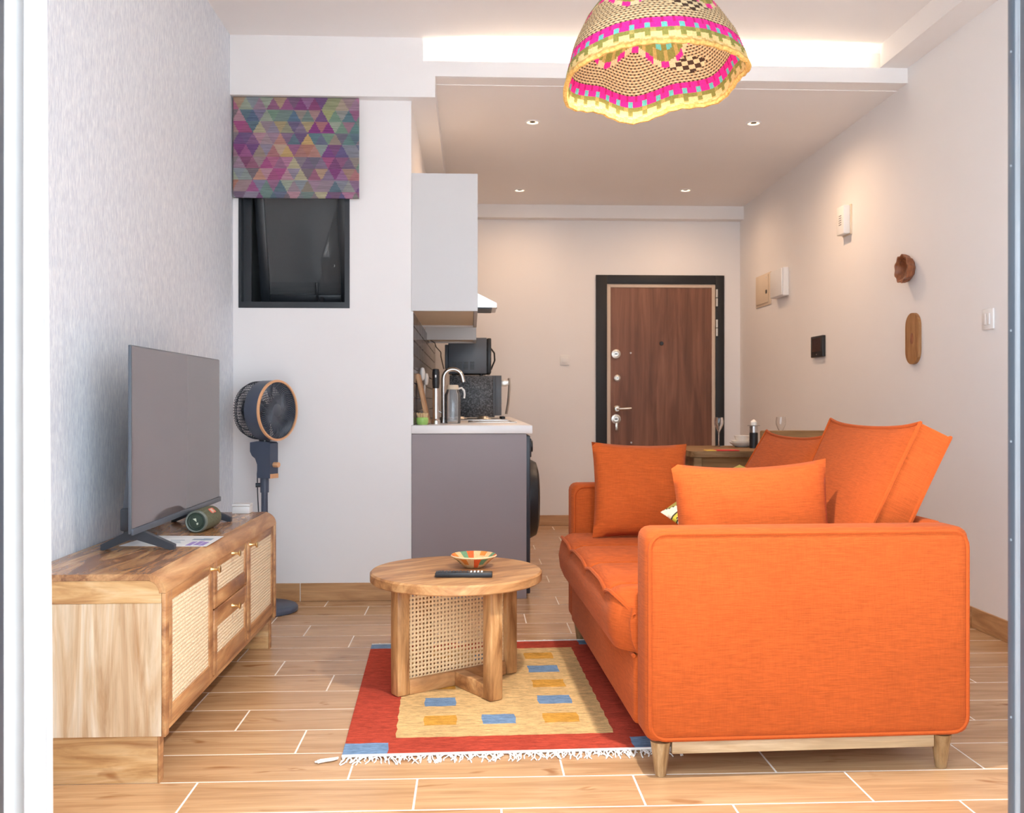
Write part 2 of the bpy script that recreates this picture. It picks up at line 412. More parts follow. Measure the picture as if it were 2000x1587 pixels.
fl = struct('floor', B().box(XL, 2.40, YF, YB, -0.05, -0.0007), 'grout')
TW, TD, PX, PY = 0.5985, 0.1988, 0.603, 0.204
cache = {}
def tile_mesh(w, d):
    k = (round(w, 3), round(d, 3))
    if k not in cache: cache[k] = mesh('floor_tile', B().box(-w / 2, w / 2, -d / 2, d / 2, -0.008, 0, 0.0012, 1), 'floor')
    return cache[k]
k0 = int(math.floor((YF - 2.648) / PY)); k1 = int(math.ceil((YB - 2.648) / PY))
for k in range(k0, k1):
    y0 = max(2.648 + PY * k, YF); y1 = min(2.648 + PY * k + TD, YB)
    if y1 - y0 < 0.02: continue
    off = (0.262, 0.079, 0.455)[k % 3]
    x = off - 3 * PX
    while x < 2.40:
        a, b_ = max(x, XL), min(x + TW, rwx((y0 + y1) / 2))
        if b_ - a > 0.02 and not (y0 > YW + 0.1 and b_ < XK):
            o = link('tile', tile_mesh(b_ - a, y1 - y0), fl); o.location = ((a + b_) / 2, (y0 + y1) / 2, 0)
        x += PX

struct('wall_left', B().box(XL - 0.12, XL, YF, YW + 0.15, 0, ZC + 0.05), 'wallpaper')
WX0, WX1, WZ0, WZ1 = on_y(466, 600, YW).x, on_y(683, 600, YW).x, on_y(500, 601, YW).z, 2.36
b = B()
b.box(XL, WX0, YW, YW + 0.15, 0, ZC); b.box(WX1, XK - 0.1, YW, YW + 0.15, 0, ZC)
b.box(WX0, WX1, YW, YW + 0.15, 0, WZ0); b.box(WX0, WX1, YW, YW + 0.15, WZ1, ZC)
struct('wall_window', b, 'white')
wk = struct('wall_kitchen', B().box(XK - 0.1, XK, YW, YB, 0, ZC), 'white')
obj('grout_bed', B().box(XK, XK + 0.004, YW + 0.012, YB, 0.9245, 1.527), 'wgrout', wk)
wtm = mesh('metro_tile', B().box(0, 0.009, 0, 0.2935, 0, 0.0705, 0.002, 1), 'wtile')
for r in range(8):
    for q in range(10):
        y = YW + 0.014 + q * 0.3
        if y > YB - 0.28: continue
        o = link('tile', wtm, wk); o.location = (XK + 0.003, y, 0.9255 + r * 0.0752)
struct('trim_1', B().box(XK - 0.004, XK + 0.010, YW - 0.003, YW + 0.0118, 0.925, 1.527), 'plastic')
p = lambda y, z, e=0.0: Vector((rwx(y) + e, y, z))
struct('wall_right', B().hexa([p(YF, 0), p(YB, 0), p(YB, 0, .12), p(YF, 0, .12), p(YF, ZC), p(YB, ZC), p(YB, ZC, .12), p(YF, ZC, .12)]), 'white')
DX0, DX1, DZ = on_y(1163.5, 600, YB).x, on_y(1414, 600, YB).x, on_y(1290, 537.5, YB).z
b = B()
b.box(XK - 0.1, DX0, YB, YB + 0.12, 0, ZC); b.box(DX1, 2.45, YB, YB + 0.12, 0, ZC); b.box(DX0, DX1, YB, YB + 0.12, DZ, ZC)
struct('wall_back', b, 'white')
# balcony front: solid wall left, header, right glazed panel
b = B()
b.box(XL - 0.12, -0.81, YF - 0.14, YF, 0, ZC); b.box(-0.81, 2.29, YF - 0.14, YF, 2.46, ZC); b.box(2.29, 2.48, YF - 0.14, YF, 0, ZC)
struct('wall_front', b, 'white')
struct('balcony_floor_added', B().box(-3.5, 4.5, -1.18, YF - 0.14, -0.07, -0.02), 'counter')  # unseen slab, put in so daylight bounces up into the room
struct('wall_parapet_added', B().box(-3.5, 4.5, -1.30, -1.18, -0.07, 1.10), 'white')  # unseen wall, added to cut low frontal daylight
d2 = struct('door_2', B().box(-0.81, 2.29, YF - 0.12, YF - 0.02, -0.02, 0.004).box(-0.81, 2.29, YF - 0.12, YF - 0.02, 2.40, 2.46), 'alu', 'grey aluminium sliding balcony door around the view')
xj_ = on_y(10, 800, YF - 0.03).x
obj('jamb', B().box(-0.81, xj_, YF - 0.10, YF - 0.03, 0.004, 2.40, 0.004), 'alu', d2)
xs = on_y(1968, 800, YF - 0.03).x
obj('sash_stile', B().box(xs, xs + 0.085, YF - 0.0485, YF - 0.03, 0.004, 2.40, 0.001), 'alu', d2)
obj('sash_stile', B().box(xs, xs + 0.085, YF - 0.10, YF - 0.0635, 0.004, 2.40, 0.001), 'alu', d2)
obj('glazing_bead', B().box(xs + 0.0006, xs + 0.0845, YF - 0.0634, YF - 0.0486, 0.004, 2.40, 0.001), 'alu_light', d2)
b = B()
for z in (0.55, 0.83, 0.985, 1.16, 1.42, 1.60):
    b.cyl((xs - 0.001, YF - 0.040, z), (xs + 0.0005, YF - 0.040, z), 0.0018, n=8)
rv = obj('rivet', b, 'alu_light', d2); rv['kind'] = 'stuff'
for z0_, z1_ in ((0.004, 0.08), (2.33, 2.40)): obj('sash_rail', B().box(xs + 0.085, 2.23, YF - 0.09, YF - 0.03, z0_, z1_), 'alu', d2)
obj('sash_stile', B().box(2.23, 2.29, YF - 0.10, YF - 0.03, 0.004, 2.40), 'alu', d2)
obj('pane', B().box(xs + 0.085, 2.23, YF - 0.064, YF - 0.056, 0.08, 2.33), 'glass', d2)

struct('ceiling', B().box(XL - 0.12, 2.48, YF - 0.1, YL + 0.12, ZC, ZC + 0.08), 'ceil')
xb0, xb1 = on_y(826, 100, YL).x, on_y(850, 170, YL).x
struct('trim_2', B().box(XL, xb0, YL, YW, 2.64, ZC).box(xb0, xb1, YL, YW, 2.64, 2.83), 'white', 'white ceiling beam above the window wall')
# kitchen ceiling slab, cove lip, cove back, side drop
y0, y1 = YL + 0.022, YB
b = B().hexa([Vector(q) for q in ((xb1, y0, zs(y0)), (2.42, y0, zs(y0)), (2.42, y1, zs(y1)), (xb1, y1, zs(y1)), (xb1, y0, zs(y0) + .02), (2.42, y0, zs(y0) + .02), (2.42, y1, zs(y1) + .02), (xb1, y1, zs(y1) + .02))])
b.box(xb0, 2.42, YL + 0.12, YL + 0.14, 2.745, ZC + 0.04)
struct('ceiling_kitchen', b, 'ceil')
struct('trim_3', B().box(xb1, rwx(YL), YL, YL + 0.022, 2.75, 2.83), 'white', 'white cove lip under the glowing ceiling recess')
struct('trim_4', B().box(XK, xb1, YW, YB, 2.64, 2.77), 'white', 'dropped strip along the kitchen ceiling')
xr = on_y(1719, 135, YL).x
struct('trim_5', B().hexa([Vector(q) for q in ((xr, YF, 2.83), (rwx(YF), YF, 2.83), (rwx(YL), YL, 2.83), (xr, YL, 2.83), (xr, YF, ZC), (rwx(YF), YF, ZC), (rwx(YL), YL, ZC), (xr, YL, ZC))]), 'ceil', 'ceiling beam along the right wall')
struct('trim_6', B().box(XK, rwx(YB) + 0.003, YB - 0.11, YB, 2.592, 2.702), 'white', 'shallow beam above the entrance door')
tag(obj('led_strip', B().box(-0.02, 2.06, YL + 0.035, YL + 0.05, zs(y0) + 0.0205, zs(y0) + 0.032), 'led'), 'glowing warm strip light hidden in the ceiling cove', 'strip light')

# skirting tiles
def skirting(name, a, b_, h=0.095, t_=0.010, start=0.0):
    a, b_ = Vector(a), Vector(b_); d = b_ - a; L = d.length; d.normalize()
    o = struct(name, B().box(0, L, 0, t_ * 0.5, 0, h - 0.002), 'grout')
    o.location = a; o.rotation_euler = (0, 0, math.atan2(d.y, d.x))
    x = -start
    while x < L:
        q0, q1 = max(x, 0), min(x + 0.600, L)
        if q1 - q0 > 0.01: obj('tile', B().box(q0, q1 - 0.002, 0, t_, 0.001, h, 0.001, 1), 'skirt', o)
        x += 0.603
    return o
xj = on_y(586, 1160, YW).x
skirting('baseboard_window', (XK, YW, 0), (XL, YW, 0), start=0.603 - ((XK - xj) % 0.603))
# the side that faces the room is local +Y, so the run goes right to left along a wall seen from the room
skirting('baseboard_back_left', (DX0, YB, 0), (0.40, YB, 0), 0.087)
skirting('baseboard_back_right', (rwx(YB), YB, 0), (DX1, YB, 0), 0.087)
skirting('baseboard_right', (rwx(YF), YF, 0), (rwx(YB), YB, 0), 0.095, start=0.2)
skirting('baseboard_left', (XL, YW - 0.012, 0), (XL, YF, 0), 0.095)

# ------------------------------------------------------------------ window_1 with open top-hung sash
w1 = struct('window_1', B().box(WX0, WX0 + 0.014, YW - 0.004, YW + 0.15, WZ0, WZ1).box(WX1 - 0.026, WX1, YW - 0.004, YW + 0.07, WZ0, WZ1)
            .box(WX0 + 0.014, WX1 - 0.026, YW - 0.004, YW + 0.06, WZ0, WZ0 + 0.032).box(WX0 + 0.014, WX1 - 0.026, YW - 0.004, YW + 0.06, WZ1 - 0.04, WZ1), 'window_black', 'small black window with its sash pushed outwards')
sx0, sx1, sh = WX0 + 0.055, WX1 - 0.032, 0.76
sash = obj('sash', B().box(sx0, sx0 + 0.05, 0, 0.045, -sh, 0, 0.003).box(sx1 - 0.05, sx1, 0, 0.045, -sh, 0, 0.003)
           .box(sx0 + 0.05, sx1 - 0.05, 0, 0.045, -sh, -sh + 0.05, 0.003).box(sx0 + 0.05, sx1 - 0.05, 0, 0.045, -0.05, 0, 0.003), 'window_black', w1)
sash.location = (0, YW + 0.062, WZ1 - 0.04); sash.rotation_euler = (math.radians(17), 0, 0)
obj('pane', B().box(sx0 + 0.05, sx1 - 0.05, 0.018, 0.024, -sh + 0.05, -0.05), 'brightened_pane', sash)
obj('handle', B().box(-0.86, -0.842, -0.03, 0, -sh + 0.012, -sh + 0.03, 0.003).box(-0.858, -0.846, -0.032, -0.016, -sh + 0.02, -sh + 0.125, 0.004)
    .cyl((-0.83, -0.02, -sh + 0.028), (-0.83, 0, -sh + 0.028), 0.014), 'black', sash)
b = B()
for u_, v_ in ((593, 420), (648, 553), (660, 535)):
    q = on_y(u_, v_, YW + 0.15)
    b.tube([(q.x, 0.013, -sh + 0.05 + (600 - v_) * 0.0033), (q.x + 0.004, 0.013, -sh + 0.056 + (600 - v_) * 0.0033), (q.x + 0.002, 0.013, -sh + 0.062 + (600 - v_) * 0.0033)], 0.0016, 4)
obj('paint_speck', b, 'plastic', sash)['kind'] = 'stuff'
obj('reveal', B().box(WX0 + 0.014, WX0 + 0.055, YW + 0.05, YW + 0.075, WZ0 + 0.032, WZ1 - 0.04), 'window_black', w1)
struct('wall_shaft', B().box(XL - 0.12, XK - 0.1, YW + 0.15, 5.95, 2.8, 2.9).box(XL - 0.12, XK - 0.1, 5.85, 5.95, 1.0, 2.8).box(XL - 0.12, XL, YW + 0.15, 5.85, 1.0, 2.8).box(XL, XK - 0.1, YW + 0.15, 5.85, 1.0, 1.05).box(XL, XK - 0.1, 5.6, 5.85, 1.05, 1.58), 'shaft')  # first box is an unseen lid added to keep the sun out

# patterned blind
bx0, bx1 = on_y(456.5, 290, YW - 0.03).x, on_y(701.5, 290, YW - 0.03).x
bz0, bz1 = on_y(580, 387.5, YW - 0.03).z, on_y(580, 191.5, YW - 0.03).z
pal = [lin(*c) for c in ((117, 76, 112), (128, 66, 120), (90, 98, 124), (96, 124, 122), (170, 158, 104), (184, 140, 106), (150, 108, 128), (158, 156, 152), (132, 82, 100), (126, 148, 120), (176, 98, 128), (150, 132, 152), (104, 84, 130), (88, 110, 130))]
rng = random.Random(11)
idx = {}
def tri_col(x, z):
    h = 0.0615; s = h * 2 / math.sqrt(3)
    r = math.floor(z / h); fx = x / s - 0.5 * (z / h)
    a = math.floor(fx); up = (fx - a) + (z / h - r) > 1
    R, A = math.floor(z / (2 * h)), math.floor((x / (2 * s)) - 0.5 * (z / (2 * h)))
    kbig = ('b', R, A, ((x / (2 * s) - 0.5 * (z / (2 * h))) - A) + (z / (2 * h) - R) > 1)
    for k in (kbig, (r, a, up)):
        if k not in idx: idx[k] = rng.choice(pal)
    p_, q_ = idx[kbig], idx[(r, a, up)]
    return tuple(0.5 * p_[i] + 0.5 * q_[i] for i in range(3)) + (1.0,)
bl = thing('roman_blind', 'roman blind with multicoloured triangle print over the window', 'blind', ((bx0 + bx1) / 2, YW - 0.03, bz0))
b = B(); w_, h_ = bx1 - bx0, bz1 - bz0
NX, NZ = 120, 96
vs = [[b.bm.verts.new((-w_ / 2 + w_ * i / NX, -0.002 * math.sin(j / NZ * PI * 2), h_ * j / NZ)) for i in range(NX + 1)] for j in range(NZ + 1)]
for j in range(NZ):
    for i in range(NX): b.bm.faces.new([vs[j][i], vs[j][i + 1], vs[j + 1][i + 1], vs[j + 1][i]])
fab = obj('fabric', b, 'print', bl, cols=lambda f: tri_col(f.calc_center_median().x + 2.0, f.calc_center_median().z + 0.03))
md = fab.modifiers.new('thickness', 'SOLIDIFY'); md.thickness = 0.012; md.offset = -1
obj('headrail', B().box(-w_ / 2, w_ / 2, 0.0145, 0.0295, h_ - 0.03, h_ + 0.008, 0.003), 'plastic', bl)

# ------------------------------------------------------------------ entrance door
d1 = struct('door_1', B().box(DX0, DX0 + 0.095, YB - 0.015, YB + 0.10, 0, DZ, 0.003).box(DX1 - 0.075, DX1, YB - 0.015, YB + 0.10, 0, DZ, 0.003)
            .box(DX0 + 0.095, DX1 - 0.075, YB - 0.015, YB + 0.10, DZ - 0.075, DZ, 0.003), 'blackm', 'walnut entrance door in a wide black frame')
lx0, lx1, lz = DX0 + 0.095, DX1 - 0.075, DZ - 0.075
obj('edge_strip', B().box(lx0, lx0 + 0.032, YB - 0.004, YB + 0.06, 0.005, lz, 0.003).box(lx1 - 0.030, lx1, YB - 0.004, YB + 0.06, 0.005, lz, 0.003).box(lx0 + 0.032, lx1 - 0.030, YB - 0.004, YB + 0.06, lz - 0.03, lz, 0.003), 'jamb', d1)
leaf = obj('door_leaf', B().box(lx0 + 0.032, lx1 - 0.030, YB + 0.004, YB + 0.06, 0.006, lz - 0.03), 'doorwood', d1)
Yd = YB + 0.004
def dp(u_, v_): return on_y(u_, v_, Yd)
def esc(u_, v_, r):
    q = dp(u_, v_)
    m = basis(q, (1, 0, 0), (0, 0, 1), (0, -1, 0))
    o = obj('lock_rosette', B().lathe([(0, 0.012), (r * 0.55, 0.012), (r * 0.6, 0.015), (r, 0.012), (r, 0)], 24, m), 'nickel', leaf)
    obj('keyhole', B().box(q.x - r * 0.3, q.x + r * 0.3, q.y - 0.0145, q.y - 0.012, q.z - r * 0.12, q.z + r * 0.12), 'black', leaf)
esc(1203, 691, 0.038); esc(1205.5, 738, 0.027); esc(1203, 818, 0.040)
q = dp(1205, 798)
obj('lever_handle', B().lathe([(0, 0.02), (0.02, 0.02), (0.03, 0.01), (0.03, 0)], 24, basis(q, (1, 0, 0), (0, 0, 1), (0, -1, 0)))
    .tube([(q.x, q.y - 0.012, q.z), (q.x, q.y - 0.055, q.z), (q.x + 0.02, q.y - 0.06, q.z), (q.x + 0.115, q.y - 0.058, q.z + 0.004)], 0.0105, 10), 'nickel', leaf)
q = dp(1203.5, 832)
obj('key', B().box(q.x - 0.011, q.x + 0.011, q.y - 0.03, q.y - 0.024, q.z - 0.035, q.z + 0.03, 0.003), 'nickel', leaf)
q = dp(1292, 670.5)
obj('peephole', B().lathe([(0, 0.004), (0.014, 0.006), (0.018, 0)], 20, basis(q, (1, 0, 0), (0, 0, 1), (0, -1, 0))), 'black', leaf)
for u_, v_ in ((1232, 689), (1233, 864)):
    q = dp(u_, v_)
    obj('stud', B().lathe([(0, 0.006), (0.006, 0.005), (0.008, 0)], 12, basis(q, (1, 0, 0), (0, 0, 1), (0, -1, 0))), 'nickel', leaf)
for va, vb in ((565, 598), (624, 656)):
    q0, q1 = on_y(1400, va, YB - 0.02), on_y(1400, vb, YB - 0.02)
    obj('hinge', B().cyl((q0.x, YB - 0.022, q1.z), (q0.x, YB - 0.022, (q0.z + q1.z) / 2 - 0.004), 0.010, n=12).cyl((q0.x, YB - 0.022, (q0.z + q1.z) / 2 + 0.004), (q0.x, YB - 0.022, q0.z), 0.010, n=12), 'nickel', d1)

# ------------------------------------------------------------------ ceiling downlights
for u_, v_, lab in ((1040, 238, 'recessed round downlight nearer the cove, left of the woven lamp'), (1472, 240, 'recessed round downlight nearer the cove, right of the woven lamp'),
                    (1015, 371, 'recessed round downlight near the entrance beam, beside the white wall cupboard'), (1339, 371, 'recessed round downlight near the entrance beam, above the entrance door')):
    q = on_z(u_, v_, 2.735)
    for _ in range(3): q = on_z(u_, v_, zs(q.y))
    dl = thing('downlight', lab, 'downlight', (q.x, q.y, zs(q.y)), 0, 'kitchen ceiling downlights')
    obj('trim_ring', B().lathe([(0.034, -0.002), (0.036, -0.006), (0.044, -0.005), (0.048, 0.0), (0.034, 0.0)], 32, close=True), 'plastic', dl)
    obj('diffuser', B().lathe([(0.034, -0.002), (0.020, -0.0012), (0.020, -0.0002), (0.034, -0.0002)], 32, close=True), 'led_dim', dl)
    obj('recess_shade', B().lathe([(0.0, -0.0008), (0.020, -0.0012), (0.020, -0.0002), (0, -0.0002)], 24), 'down_in', dl)  # flat dark disc in place of a shaded recess
    sp = bpy.data.lights.new('downlight_lamp', 'SPOT'); sp.energy = 28 if q.y < 6.5 else 15; sp.color = WARM; sp.spot_size = math.radians(176); sp.spot_blend = 1.0; sp.shadow_soft_size = 0.03
    so = bpy.data.objects.new('lamp', sp); COL.objects.link(so); so.parent = dl; so.location = (0, 0, -0.02)

# ================================================================== KITCHEN
CT = 0.924
XE = on_y(1028, 1000, YW + 0.03).x
yk = YW + 0.012
ep = tag(obj('cabinet_end_panel', B().box(XK + 0.001, XE, yk, yk + 0.02, 0.0, 0.878, 0.001, 1), 'mauve'), 'mauve grey end panel of the kitchen counter', 'panel')
xc = on_y(1040, 838, YW + 0.002).x
tag(obj('worktop', B().box(XK + 0.0005, xc, YW + 0.0005, YB - 0.06, 0.880, CT, 0.003), 'counter'), 'white kitchen worktop above mauve grey end panel', 'worktop')
# washing machine
wm = thing('washing_machine', 'black front loading washing machine under the white worktop', 'washing machine', (0.0, yk + 0.33, 0))
obj('body', B().box(XK + 0.03, XE + 0.022, -0.298, 0.298, 0.02, 0.868, 0.006), 'charcoal', wm)
mx_ = basis((XE + 0.022, 0, 0.50), (0, 1, 0), (0, 0, 1), (1, 0, 0))
obj('door', B().lathe([(0, 0.03), (0.14, 0.034), (0.165, 0.062), (0.205, 0.05), (0.225, 0.012), (0.225, 0.0), (0, 0)], 40, mx_), 'black', wm)
obj('control_knob', B().cyl((XE + 0.022, -0.05, 0.80), (XE + 0.05, -0.05, 0.80), 0.032), 'black', wm)
obj('detergent_drawer', B().box(XE + 0.022, XE + 0.030, -0.27, -0.10, 0.75, 0.85, 0.003), 'black', wm)
for y_ in (-0.25, 0.25):
    for x_ in (XK + 0.08, XE - 0.05): obj('foot', B().cyl((x_, y_, 0), (x_, y_, 0.02), 0.02, n=12), 'black', wm)
y_ = yk + 0.65
for i in range(3):
    bc = thing('base_cabinet', ('mauve grey base cabinet next to the washing machine', 'mauve grey base cabinet under the hob', 'mauve grey base cabinet nearest the entrance wall')[i], 'cabinet', (0, y_ + i * 0.61, 0), 0, 'kitchen base cabinets')
    obj('body', B().box(XK + 0.014, XE - 0.022, 0, 0.60, 0.10, 0.878), 'cabwhite', bc)
    dr = obj('door', B().box(XE - 0.021, XE - 0.002, 0.003, 0.597, 0.105, 0.872, 0.001, 1), 'mauve', bc)
    obj('handle', B().tube([(XE - 0.003, 0.5, 0.83), (XE + 0.02, 0.5, 0.83), (XE + 0.02, 0.36, 0.83), (XE - 0.003, 0.36, 0.83)], 0.005, 8), 'chrome', dr)
    obj('plinth', B().box(XK + 0.014, XE - 0.06, 0, 0.60, 0, 0.099), 'mauve', bc)
# wall cabinets
cx1 = on_y(933, 400, YW + 0.005).x
cz0, cz1 = on_y(870, 607, YW + 0.005).z, on_y(870, 338.5, YW + 0.005).z
def wall_cab(y0, y1, z0, z1, label, doors=2):
    c_ = thing('wall_cabinet', label, 'cabinet', (0, y0, z0), 0, 'kitchen wall cupboards')
    h_ = z1 - z0; d_ = y1 - y0; x0 = XK + 0.0005
    obj('side_panel', B().box(x0, cx1, 0, 0.018, 0, h_, 0.001, 1), 'cabwhite', c_)
    obj('side_panel', B().box(x0, cx1 - 0.02, d_ - 0.018, d_, 0, h_), 'cabwhite', c_)
    obj('bottom_panel', B().box(x0, cx1 - 0.021, 0.018, d_ - 0.018, 0.012, 0.030), 'cabunder', c_)
    obj('top_panel', B().box(x0, cx1 - 0.021, 0.018, d_ - 0.018, h_ - 0.018, h_), 'cabwhite', c_)
    obj('back_panel', B().box(x0, x0 + 0.006, 0.018, d_ - 0.018, 0.030, h_ - 0.018), 'cabwhite', c_)
    w_ = (d_ - 0.018) / doors
    for k in range(doors): obj('door', B().box(cx1 - 0.020, cx1, 0.0185 + k * w_, 0.0175 + (k + 1) * w_ - 0.003, 0.0, h_, 0.001, 1), 'cabwhite', c_)
wall_cab(YW + 0.005, 6.14, cz0, cz1, 'tall pale grey wall cupboard nearest the window wall')
wall_cab(6.145, 6.53, 1.76, cz1, 'short pale grey wall cupboard above the cooker hood', 1)
wall_cab(6.545, 6.92, 1.476, cz1, 'pale grey wall cupboard beyond the cooker hood, hanging lower', 1)
hood = thing('cooker_hood', 'stainless steel visor cooker hood jutting past the cupboards', 'cooker hood', (0, 6.15, 1.662))
hx = on_y(970, 596, 6.16).x
obj('visor', B().prism([(XK + 0.02, 0), (hx, 0), (hx, 0.028), (cx1 + 0.01, 0.09), (XK + 0.02, 0.097)], XZ(0.0), 0.37), 'chrome', hood)
obj('filter', B().box(XK + 0.08, hx - 0.03, 0.03, 0.34, -0.006, -0.0005), 'charcoal', hood)
obj('button', B().cyl((hx, 0.18, 0.014), (hx + 0.006, 0.18, 0.014), 0.006, n=12), 'black', hood)
# mini oven and microwave
yo = 6.95
oz1 = on_y(930, 733, yo).z
ov = thing('mini_oven', 'black speckled mini oven on the worktop under the microwave', 'oven', (0, yo, CT))
ox0, ox1 = on_y(878, 780, yo).x, on_y(963, 780, yo).x
obj('body', B().box(ox0, ox1, 0, 0.48, 0.012, oz1 - CT, 0.004), 'speckle', ov)
dr = obj('door', B().box(ox1, ox1 + 0.012, 0.0, 0.48, 0.012, oz1 - CT, 0.001).box(ox1 + 0.012, ox1 + 0.062, 0.0, 0.48, 0.025, oz1 - CT, 0.003), 'slate', ov)
for y_ in (0.02, 0.43): obj('handle_bracket', B().box(ox1 + 0.062, ox1 + 0.115, y_, y_ + 0.03, 0.245, 0.285, 0.004), 'nickel', dr)
obj('handle', B().tube([(ox1 + 0.118, 0.03, 0.30), (ox1 + 0.122, 0.03, 0.24), (ox1 + 0.112, 0.03, 0.12), (ox1 + 0.098, 0.03, 0.035)], 0.009, 8), 'nickel', dr)
for x_ in (ox0 + 0.04, ox1 - 0.04):
    for y_ in (0.04, 0.44): obj('foot', B().cyl((x_, y_, 0), (x_, y_, 0.012), 0.012, n=10), 'black', ov)
mw = thing('microwave', 'black microwave stacked on the mini oven', 'microwave', (0, yo + 0.02, oz1))
mx0, mx1 = on_y(870, 700, yo + 0.02).x, on_y(951, 700, yo + 0.02).x
mh = on_y(930, 659, yo + 0.02).z - oz1
mb = obj('body', B().box(mx0 + 0.02, mx1, 0, 0.44, 0.014, mh, 0.006).box(mx0 - 0.005, mx0 + 0.02, 0.03, 0.41, 0.05, mh - 0.05, 0.004), 'slate', mw)
b = B()
for i in range(4):
    for j in range(5): b.box(mx0 + 0.045 + i * 0.045, mx0 + 0.077 + i * 0.045, -0.0015, 0.0, 0.045 + j * 0.012, 0.053 + j * 0.012)
obj('vent_slots', b, 'black', mb)['kind'] = 'stuff'
dr = obj('door', B().box(mx1, mx1 + 0.032, 0.0, 0.44, 0.016, mh - 0.003, 0.008), 'black', mw)
obj('handle', B().tube([(mx1 + 0.03, 0.035, mh * 0.72), (mx1 + 0.055, 0.035, mh * 0.6), (mx1 + 0.058, 0.035, mh * 0.4), (mx1 + 0.03, 0.035, mh * 0.16)], 0.006, 8), 'black', dr)
for x_ in (mx0 + 0.06, mx1 - 0.04):
    for y_ in (0.04, 0.40): obj('foot', B().cyl((x_, y_, 0), (x_, y_, 0.014), 0.012, n=10), 'black', mw)
q = on_y(868, 720, yo + 0.03); q2 = on_y(849, 672, yo - 0.1); q3 = on_y(861, 690, yo - 0.05)
tag(obj('power_cable', B().tube([(q.x - 0.005, q.y, q.z), (q3.x, q3.y, q3.z - 0.02), (q3.x, q3.y, q3.z + 0.01), (q2.x + 0.01, q2.y, q2.z - 0.02), (q2.x, q2.y, q2.z + 0.01), (XK + 0.016, yo - 0.2, q2.z + 0.03)], 0.004, 6), 'black'), 'thin black appliance cable looping down the tiled kitchen wall', 'cable')
# hob
hb = thing('gas_hob', 'steel gas hob on the worktop in front of the mini oven', 'hob', (0.0, 6.22, CT))
obj('plate', B().box(-0.17, 0.24, 0, 0.60, 0.0, 0.010, 0.004), 'chrome', hb)
for x_, y_ in ((0.085, 0.15), (0.085, 0.45), (-0.08, 0.3)): obj('burner', B().lathe([(0, 0.024), (0.03, 0.024), (0.036, 0.018), (0.048, 0.014), (0.05, 0.010)], 20, Matrix.Translation((x_, y_, 0))), 'nickel', hb)
for y_ in (0.12, 0.24, 0.36): obj('knob', B().cyl((0.21, y_, 0.010), (0.21, y_, 0.026), 0.016, n=14), 'black', hb)
# sink and tap
sk = thing('kitchen_sink', 'inset steel sink rim in the white worktop', 'sink', (0, 5.62, CT))
obj('rim', B().box(-0.02, 0.27, 0.0, 0.03, 0, 0.006, 0.002).box(-0.02, 0.27, 0.45, 0.48, 0, 0.006, 0.002).box(-0.02, 0.01, 0.03, 0.45, 0, 0.006, 0.002).box(0.24, 0.27, 0.03, 0.45, 0, 0.006, 0.002), 'chrome', sk)
obj('basin', B().box(0.01, 0.24, 0.03, 0.45, 0.0005, 0.002), 'nickel', sk)
yt = 5.60
tb, tt = on_y(866, 826, yt), on_y(882, 718, yt)
te = on_y(903, 742, yt)
tp = thing('kitchen_tap', 'tall swan neck steel tap beside the glass jug', 'tap', (tb.x, yt, CT))
r_ = (te.x - tb.x) / 2; zt = tt.z - r_ - CT - 0.008
pts = [(0, 0, 0.02), (0, 0, zt * 0.5), (0, 0, zt)] + [(r_ - r_ * math.cos(a), 0, zt + r_ * math.sin(a)) for a in [PI * k / 10 for k in range(1, 10)]] + [(2 * r_ + 0.006, 0, zt - 0.02)]
obj('spout', B().tube(pts, 0.0125, 12), 'chrome', tp)
obj('base', B().lathe([(0, 0.035), (0.018, 0.035), (0.024, 0.0), (0, 0)], 20), 'chrome', tp)
obj('lever', B().cyl((-0.012, -0.0, 0.06), (-0.05, 0.0, 0.085), 0.006, n=10), 'chrome', tp)
yj = 5.46
jb = on_y(884, 826, yj)
jug = thing('glass_jug', 'clear glass water jug with beige lid and pale handle', 'jug', (jb.x, yj, CT))
obj('body', B().lathe([(0, 0.002), (0.044, 0.002), (0.046, 0.01), (0.046, 0.165), (0.036, 0.185), (0.034, 0.195), (0.032, 0.195), (0.034, 0.183), (0.0435, 0.163), (0.0435, 0.012), (0, 0.008)], 32), 'jug_glass', jug)
obj('lid', B().lathe([(0, 0.222), (0.030, 0.222), (0.034, 0.216), (0.035, 0.196), (0, 0.196)], 24), 'cream', jug)
obj('handle', B().tube([(0.034, 0, 0.20), (0.052, 0, 0.205), (0.066, 0, 0.19), (0.069, 0, 0.165), (0.066, 0, 0.145)], 0.0055, 8), 'plastic', jug)
q = on_z(824.5, 829, CT)
pot = thing('green_pot', 'small lime green pot with a straw coloured brush on top', 'pot', (q.x, q.y, CT))
obj('pot_body', B().lathe([(0, 0), (0.028, 0), (0.034, 0.012), (0.034, 0.034), (0.029, 0.04), (0, 0.04)], 24), 'green', pot)
b = B()
for k in range(60):
    a = rng.uniform(0, 2 * PI); rr = 0.026 * math.sqrt(rng.random())
    b.tube([(rr * math.cos(a), rr * math.sin(a), 0.04), (1.3 * rr * math.cos(a), 1.3 * rr * math.sin(a), 0.062 + rng.uniform(-0.006, 0.004))], 0.0022, 4)
br = obj('bristles', b, 'cane', pot); br['kind'] = 'stuff'
q = on_y(838, 827, 5.28)
cb = tag(obj('cutting_board', B().box(-0.011, 0.011, 0, 0.19, 0, 0.285, 0.006, 2), 'boardwood'), 'wooden cutting board leaning on the tiled wall by the green pot', 'cutting board')
cb.location = (q.x - 0.007, 5.26, CT + 0.002); cb.rotation_euler = (0, math.radians(-12), 0)
